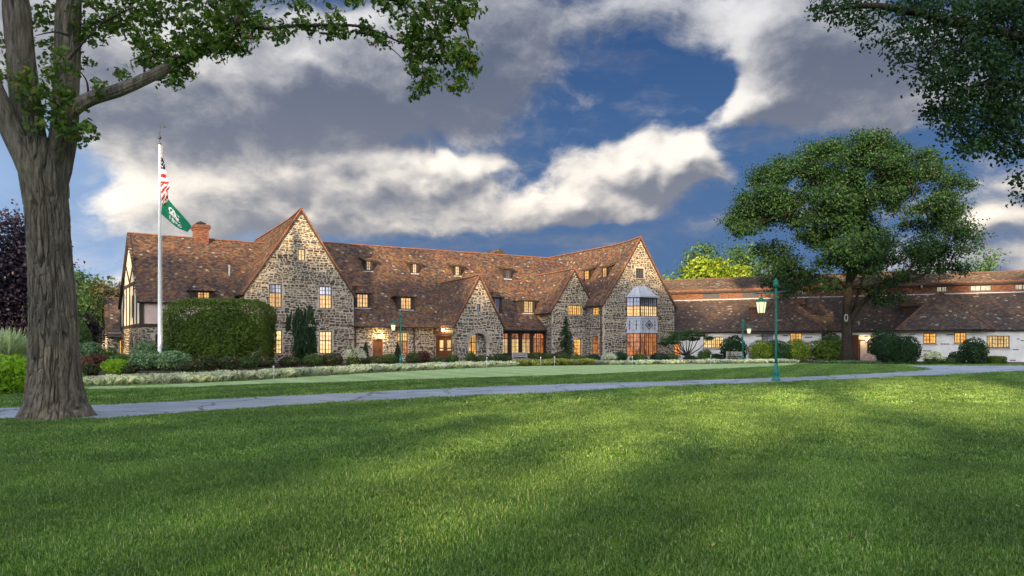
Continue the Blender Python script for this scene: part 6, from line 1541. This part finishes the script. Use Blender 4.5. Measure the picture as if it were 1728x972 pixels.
# foundation planting: individual shrubs along the clubhouse
items = [(440,600,44,'rose',53,'dark rose bush just left of the nearest putting pin'),(490,602,36,'rose',55,'low rose bush at the foot of the weeping conifer'),(528,598,34,'shrub',57,'dark shrub right of the weeping conifer'),(560,596,36,'rose',58,'rose bush below the lower right gable window'),
         (635,601,34,'rose',60.5,'low rose bush in front of the side door'),(655,598,30,'shrub',62,'dark shrub between the side door and the small cone'),(697,595,26,'rose',62,'rose bush right of the lamp in the border'),(714,592,24,'red',64,'reddish shrub left of the double door'),
         (742,602,34,'rose',62,'low bush in front of the double door'),(764,598,20,'shrub',62,'small dark bush at the corner of the entrance gable'),(794,594,18,'shrub',62,'small bush under the arched window'),(815,600,34,'rose',62.5,'low rose bush along the entrance gable'),
         (842,597,24,'shrub',64,'dark bush at the right corner of the entrance gable'),(862,600,24,'rose',66,'rose bush below the first arched timber window'),(902,595,34,'rose',66,'twiggy bush below the arched timber windows'),(925,596,26,'shrub',67,'round bush left of the spruce'),
         (946,594,32,'rose',66,'rose bush with bronze leaves at the foot of the spruce'),(975,600,24,'shrub',68,'low bush below the narrow lit window'),(1000,598,26,'conifer',70,'dark low bush at the downpipe corner'),(1046,594,26,'conifer',72,'dark bush at the left foot of the bay'),
         (1078,598,30,'shrub',70,'low bush in front of the bay window'),(1112,596,30,'conifer',71,'dark bush at the right foot of the bay'),(1132,597,24,'shrub',72,'bush left of the layered maple'),(1165,600,24,'conifer',72,'low dark bush under the layered maple'),
         (1190,590,26,'shrub',72,'dark bush below the five light window'),(1208,597,20,'conifer',72,'small dark bush right of the layered maple')]
for (px, yt, w, m, Y, lab) in items: shrub(px, 0, yt, w, L[m], lab, Y=Y, leaf=.13, name='foundation_shrub')
items = [(345,600,40,'rose',47,'low dark bush at the left foot of the clipped yew'),(385,601,40,'rose',48,'low dark bush at the middle foot of the clipped yew'),(420,600,30,'shrub',50,'small dark bush at the right foot of the clipped yew'),
         (320,609,40,'rose',44,'low perennial clump right of the flagpole shrubs'),(220,612,30,'rose',42,'low perennial clump behind the left part of the white border')]
for (px, yt, w, m, Y, lab) in items: shrub(px, 0, yt, w, L[m], lab, Y=Y, leaf=.12, name='foundation_shrub')
# right side planting
shrub(1238, 0, 567, 46, L['maple'], 'large round dark bush left of the small street lamp', Y=71, leaf=.16, name='round_bush')
shrub(1285, 0, 575, 44, L['far_light'], 'sunlit light green hedge bush at the left of the pavilion row', Y=70, leaf=.15, name='hedge_bush')
shrub(1312, 0, 574, 44, L['far'], 'light green hedge bush behind the tall street lamp', Y=70, leaf=.15, name='hedge_bush')
shrub(1345, 0, 573, 46, L['far_light'], 'light green hedge bush below the lit pavilion window', Y=70, leaf=.15, name='hedge_bush')
shrub(1394, 0, 575, 50, L['hedge'], 'dark green hedge bush left of the shade tree trunk', Y=70.5, leaf=.15, name='hedge_bush', shape='box', depth=1.8)
shrub(1400, 0, 560, 46, L['far'], 'tall green bush behind the dark hedge at the shade tree', Y=73, leaf=.15, name='hedge_bush')
shrub(1492, 0, 556, 52, L['conifer'], 'dark mounded evergreen right of the lit porch', Y=69, leaf=.13, name='mounded_evergreen', dens=1.3)
shrub(1527, 0, 567, 50, L['maple'], 'round clipped bush at the left corner of the right pavilion', Y=62.5, leaf=.13, name='round_bush', dens=1.3)
shrub(1643, 0, 571, 44, L['maple'], 'round dark bush at the right corner of the right pavilion', Y=62, leaf=.14, name='round_bush', dens=1.2)
shrub(1614, 0, 593, 26, L['conifer'], 'low dark bush beside the round one at the pavilion', Y=62.5, leaf=.12, name='foundation_shrub')
shrub(1680, 0, 601, 28, L['hedge'], 'small clipped box hedge under the four light window', Y=62.5, leaf=.10, name='box_hedge', shape='box', depth=.6, dens=1.4)
shrub(1596, 0, 603, 30, L['shrub'], 'very low green mound right of the right hydrangea', Y=62, leaf=.1, name='foundation_shrub')
shrub(1466, 0, 597, 22, L['pink'], 'small pale flowering clump by the lit porch', Y=68, leaf=.09, name='flower_clump', dens=.6)
# layered japanese maple
def layered(px, Y, seed):
    s_ = Y/F; x = (px-CX)*s_; o = empty('japanese_maple', (x, Y, 0), 0, 'layered spreading small maple with bent stems right of the last gable', 'tree'); nr = np.random.default_rng(seed); Ps = []; Ns = []; q = MB()
    pads = [(1128,573,16),(1145,562,18),(1165,560,20),(1182,566,16),(1194,571,10),(1150,572,18),(1135,578,16),(1172,572,14),(1120,580,10),(1158,566,16),(1140,568,14)]
    for (ppx, ppy, w) in pads:
        c = np.array([(ppx-px)*s_, nr.uniform(-.6,.6), EYE+(HY-ppy)*s_]); n = 420; d = nr.normal(size=(n,3)); d /= np.linalg.norm(d,axis=1,keepdims=True); d *= nr.random((n,1))**.5
        Ps.append(c+d*[w*s_*.9, w*s_*.7, .20]); Ns.append(nr.normal(size=(n,3))*.5+[0,0,1]); q.tube([Vector((.1,0,.5)), Vector(((ppx-px)*s_*.6, c[1]*.5, c[2]*.55)), Vector(c)], [.07,.045,.02], 6)
    q.tube([(0,0,-.1),(.08,0,.6)], [.12,.09], 8); P = np.concatenate(Ps); fol('leaf_pads', P, np.concatenate(Ns), .16*nr.uniform(.7,1.3,len(P)), QUAD, L['far'], o, nr); q.build('stems', M['twig'], o, True)
layered(1158, 72.5, 81)
# white variegated border and the yellow part
def border(name, pts, m, label, h=.42, w=1.6, n=60, seed=1, per=90, kind_='stuff'):
    nr = np.random.default_rng(seed); pp = np.array(catmull(pts, 12)); d = np.concatenate([[0], np.cumsum(np.linalg.norm(np.diff(pp,axis=0),axis=1))]); L_ = d[-1]; nt = int(L_*w*n/6)
    t = nr.random(nt)*L_; cx_ = np.interp(t,d,pp[:,0]); cy_ = np.interp(t,d,pp[:,1]); gx = np.gradient(pp[:,0]); gy = np.gradient(pp[:,1]); gn = np.hypot(gx,gy); nx_ = np.interp(t,d,-gy/gn); ny_ = np.interp(t,d,gx/gn); off = nr.random(nt)*w
    cx_ = cx_+nx_*off; cy_ = cy_+ny_*off; hh = h*(.6+.8*fbm(cx_*.8,cy_*.8,cx_*0,3,seed)); idx = np.repeat(np.arange(nt), per//2); k_ = len(idx)
    a = nr.random(k_)*6.283; tilt = nr.uniform(.1,.95,k_); N_ = np.stack([np.cos(a)*.9, np.sin(a)*.9, tilt*.6],1); D = np.stack([np.cos(a)*tilt, np.sin(a)*tilt, np.ones(k_)*1.0],1); D /= np.linalg.norm(D,axis=1,keepdims=True)
    ln = hh[idx]*nr.uniform(.6,1.2,k_); S_ = np.stack([-np.sin(a), np.cos(a), np.zeros(k_)],1); B0 = np.stack([cx_[idx]+nr.normal(size=k_)*.06, cy_[idx]+nr.normal(size=k_)*.06, np.zeros(k_)],1)
    wd = .013*nr.uniform(.7,1.4,k_)[:,None]; mid = B0+D*ln[:,None]*.62; tip = mid+(D*[1.6,1.6,.25])*ln[:,None]*.45
    V = np.stack([B0-S_*wd, B0+S_*wd, mid+S_*wd*1.2, tip, mid-S_*wd*1.2],1); f = np.arange(k_*5).reshape(k_,5)
    return tag(mesh_arrays(name, V.reshape(-1,3), f, m), label, kind='stuff')
border('white_border', [gp(128,651.5), gp(250,648.6), gp(400,642), gp(560,632), gp(730,623.3), gp(872,617.8)], L['variegated'], 'white variegated strap leaved ground cover edging the putting green at left', .50, 2.2, 80, 91)
border('yellow_border', [gp(890,617.6), gp(940,617), gp(1000,616.2)], L['gold'], 'yellowish strap leaved ground cover in front of the timber windows', .62, 2.0, 70, 92)
border('pale_border', [gp(1010,616), gp(1100,615), gp(1200,613.6), gp(1345,612)], L['variegated'], 'pale strap leaved ground cover edging the green at right', .45, 1.8, 60, 93)
border('ring_planting', [gp(1370,613), gp(1410,614), gp(1460,614.5), gp(1490,614)], L['grey'], 'low grey green planting round the shade tree bed', .35, 1.5, 50, 94)
border('wing_planting', [gp(1500,614.4), gp(1560,614.6), gp(1640,614.2), gp(1700,614)], L['shrub'], 'low green edging plants before the right pavilion', .28, 1.2, 40, 95)
shade_trees([(-58,-26,25.2,8,3,51,'park tree far to the left behind the viewpoint'), (-45,-31,27.2,8.5,3,52,'tall park tree to the left behind the viewpoint'), (-32,-28,26.2,8,3,53,'park tree behind the viewpoint, left of the lawn'),
    (-19,-31,26.2,8,9.5,54,'park tree behind the viewpoint with a gap in its crown'), (-7,-31,25.7,8,10,55,'park tree behind the viewpoint with an open band between its crown tiers'), (5,-30,29,9.5,3,56,'dense park tree straight behind the viewpoint'),
    (19,-33,26.2,8.5,3,57,'park tree behind the viewpoint, to the right'), (-26,-42,28.2,9,9,58,'second row park tree behind the viewpoint'), (0,-43,27.2,8,9,59,'second row park tree, farther back behind the viewpoint')])
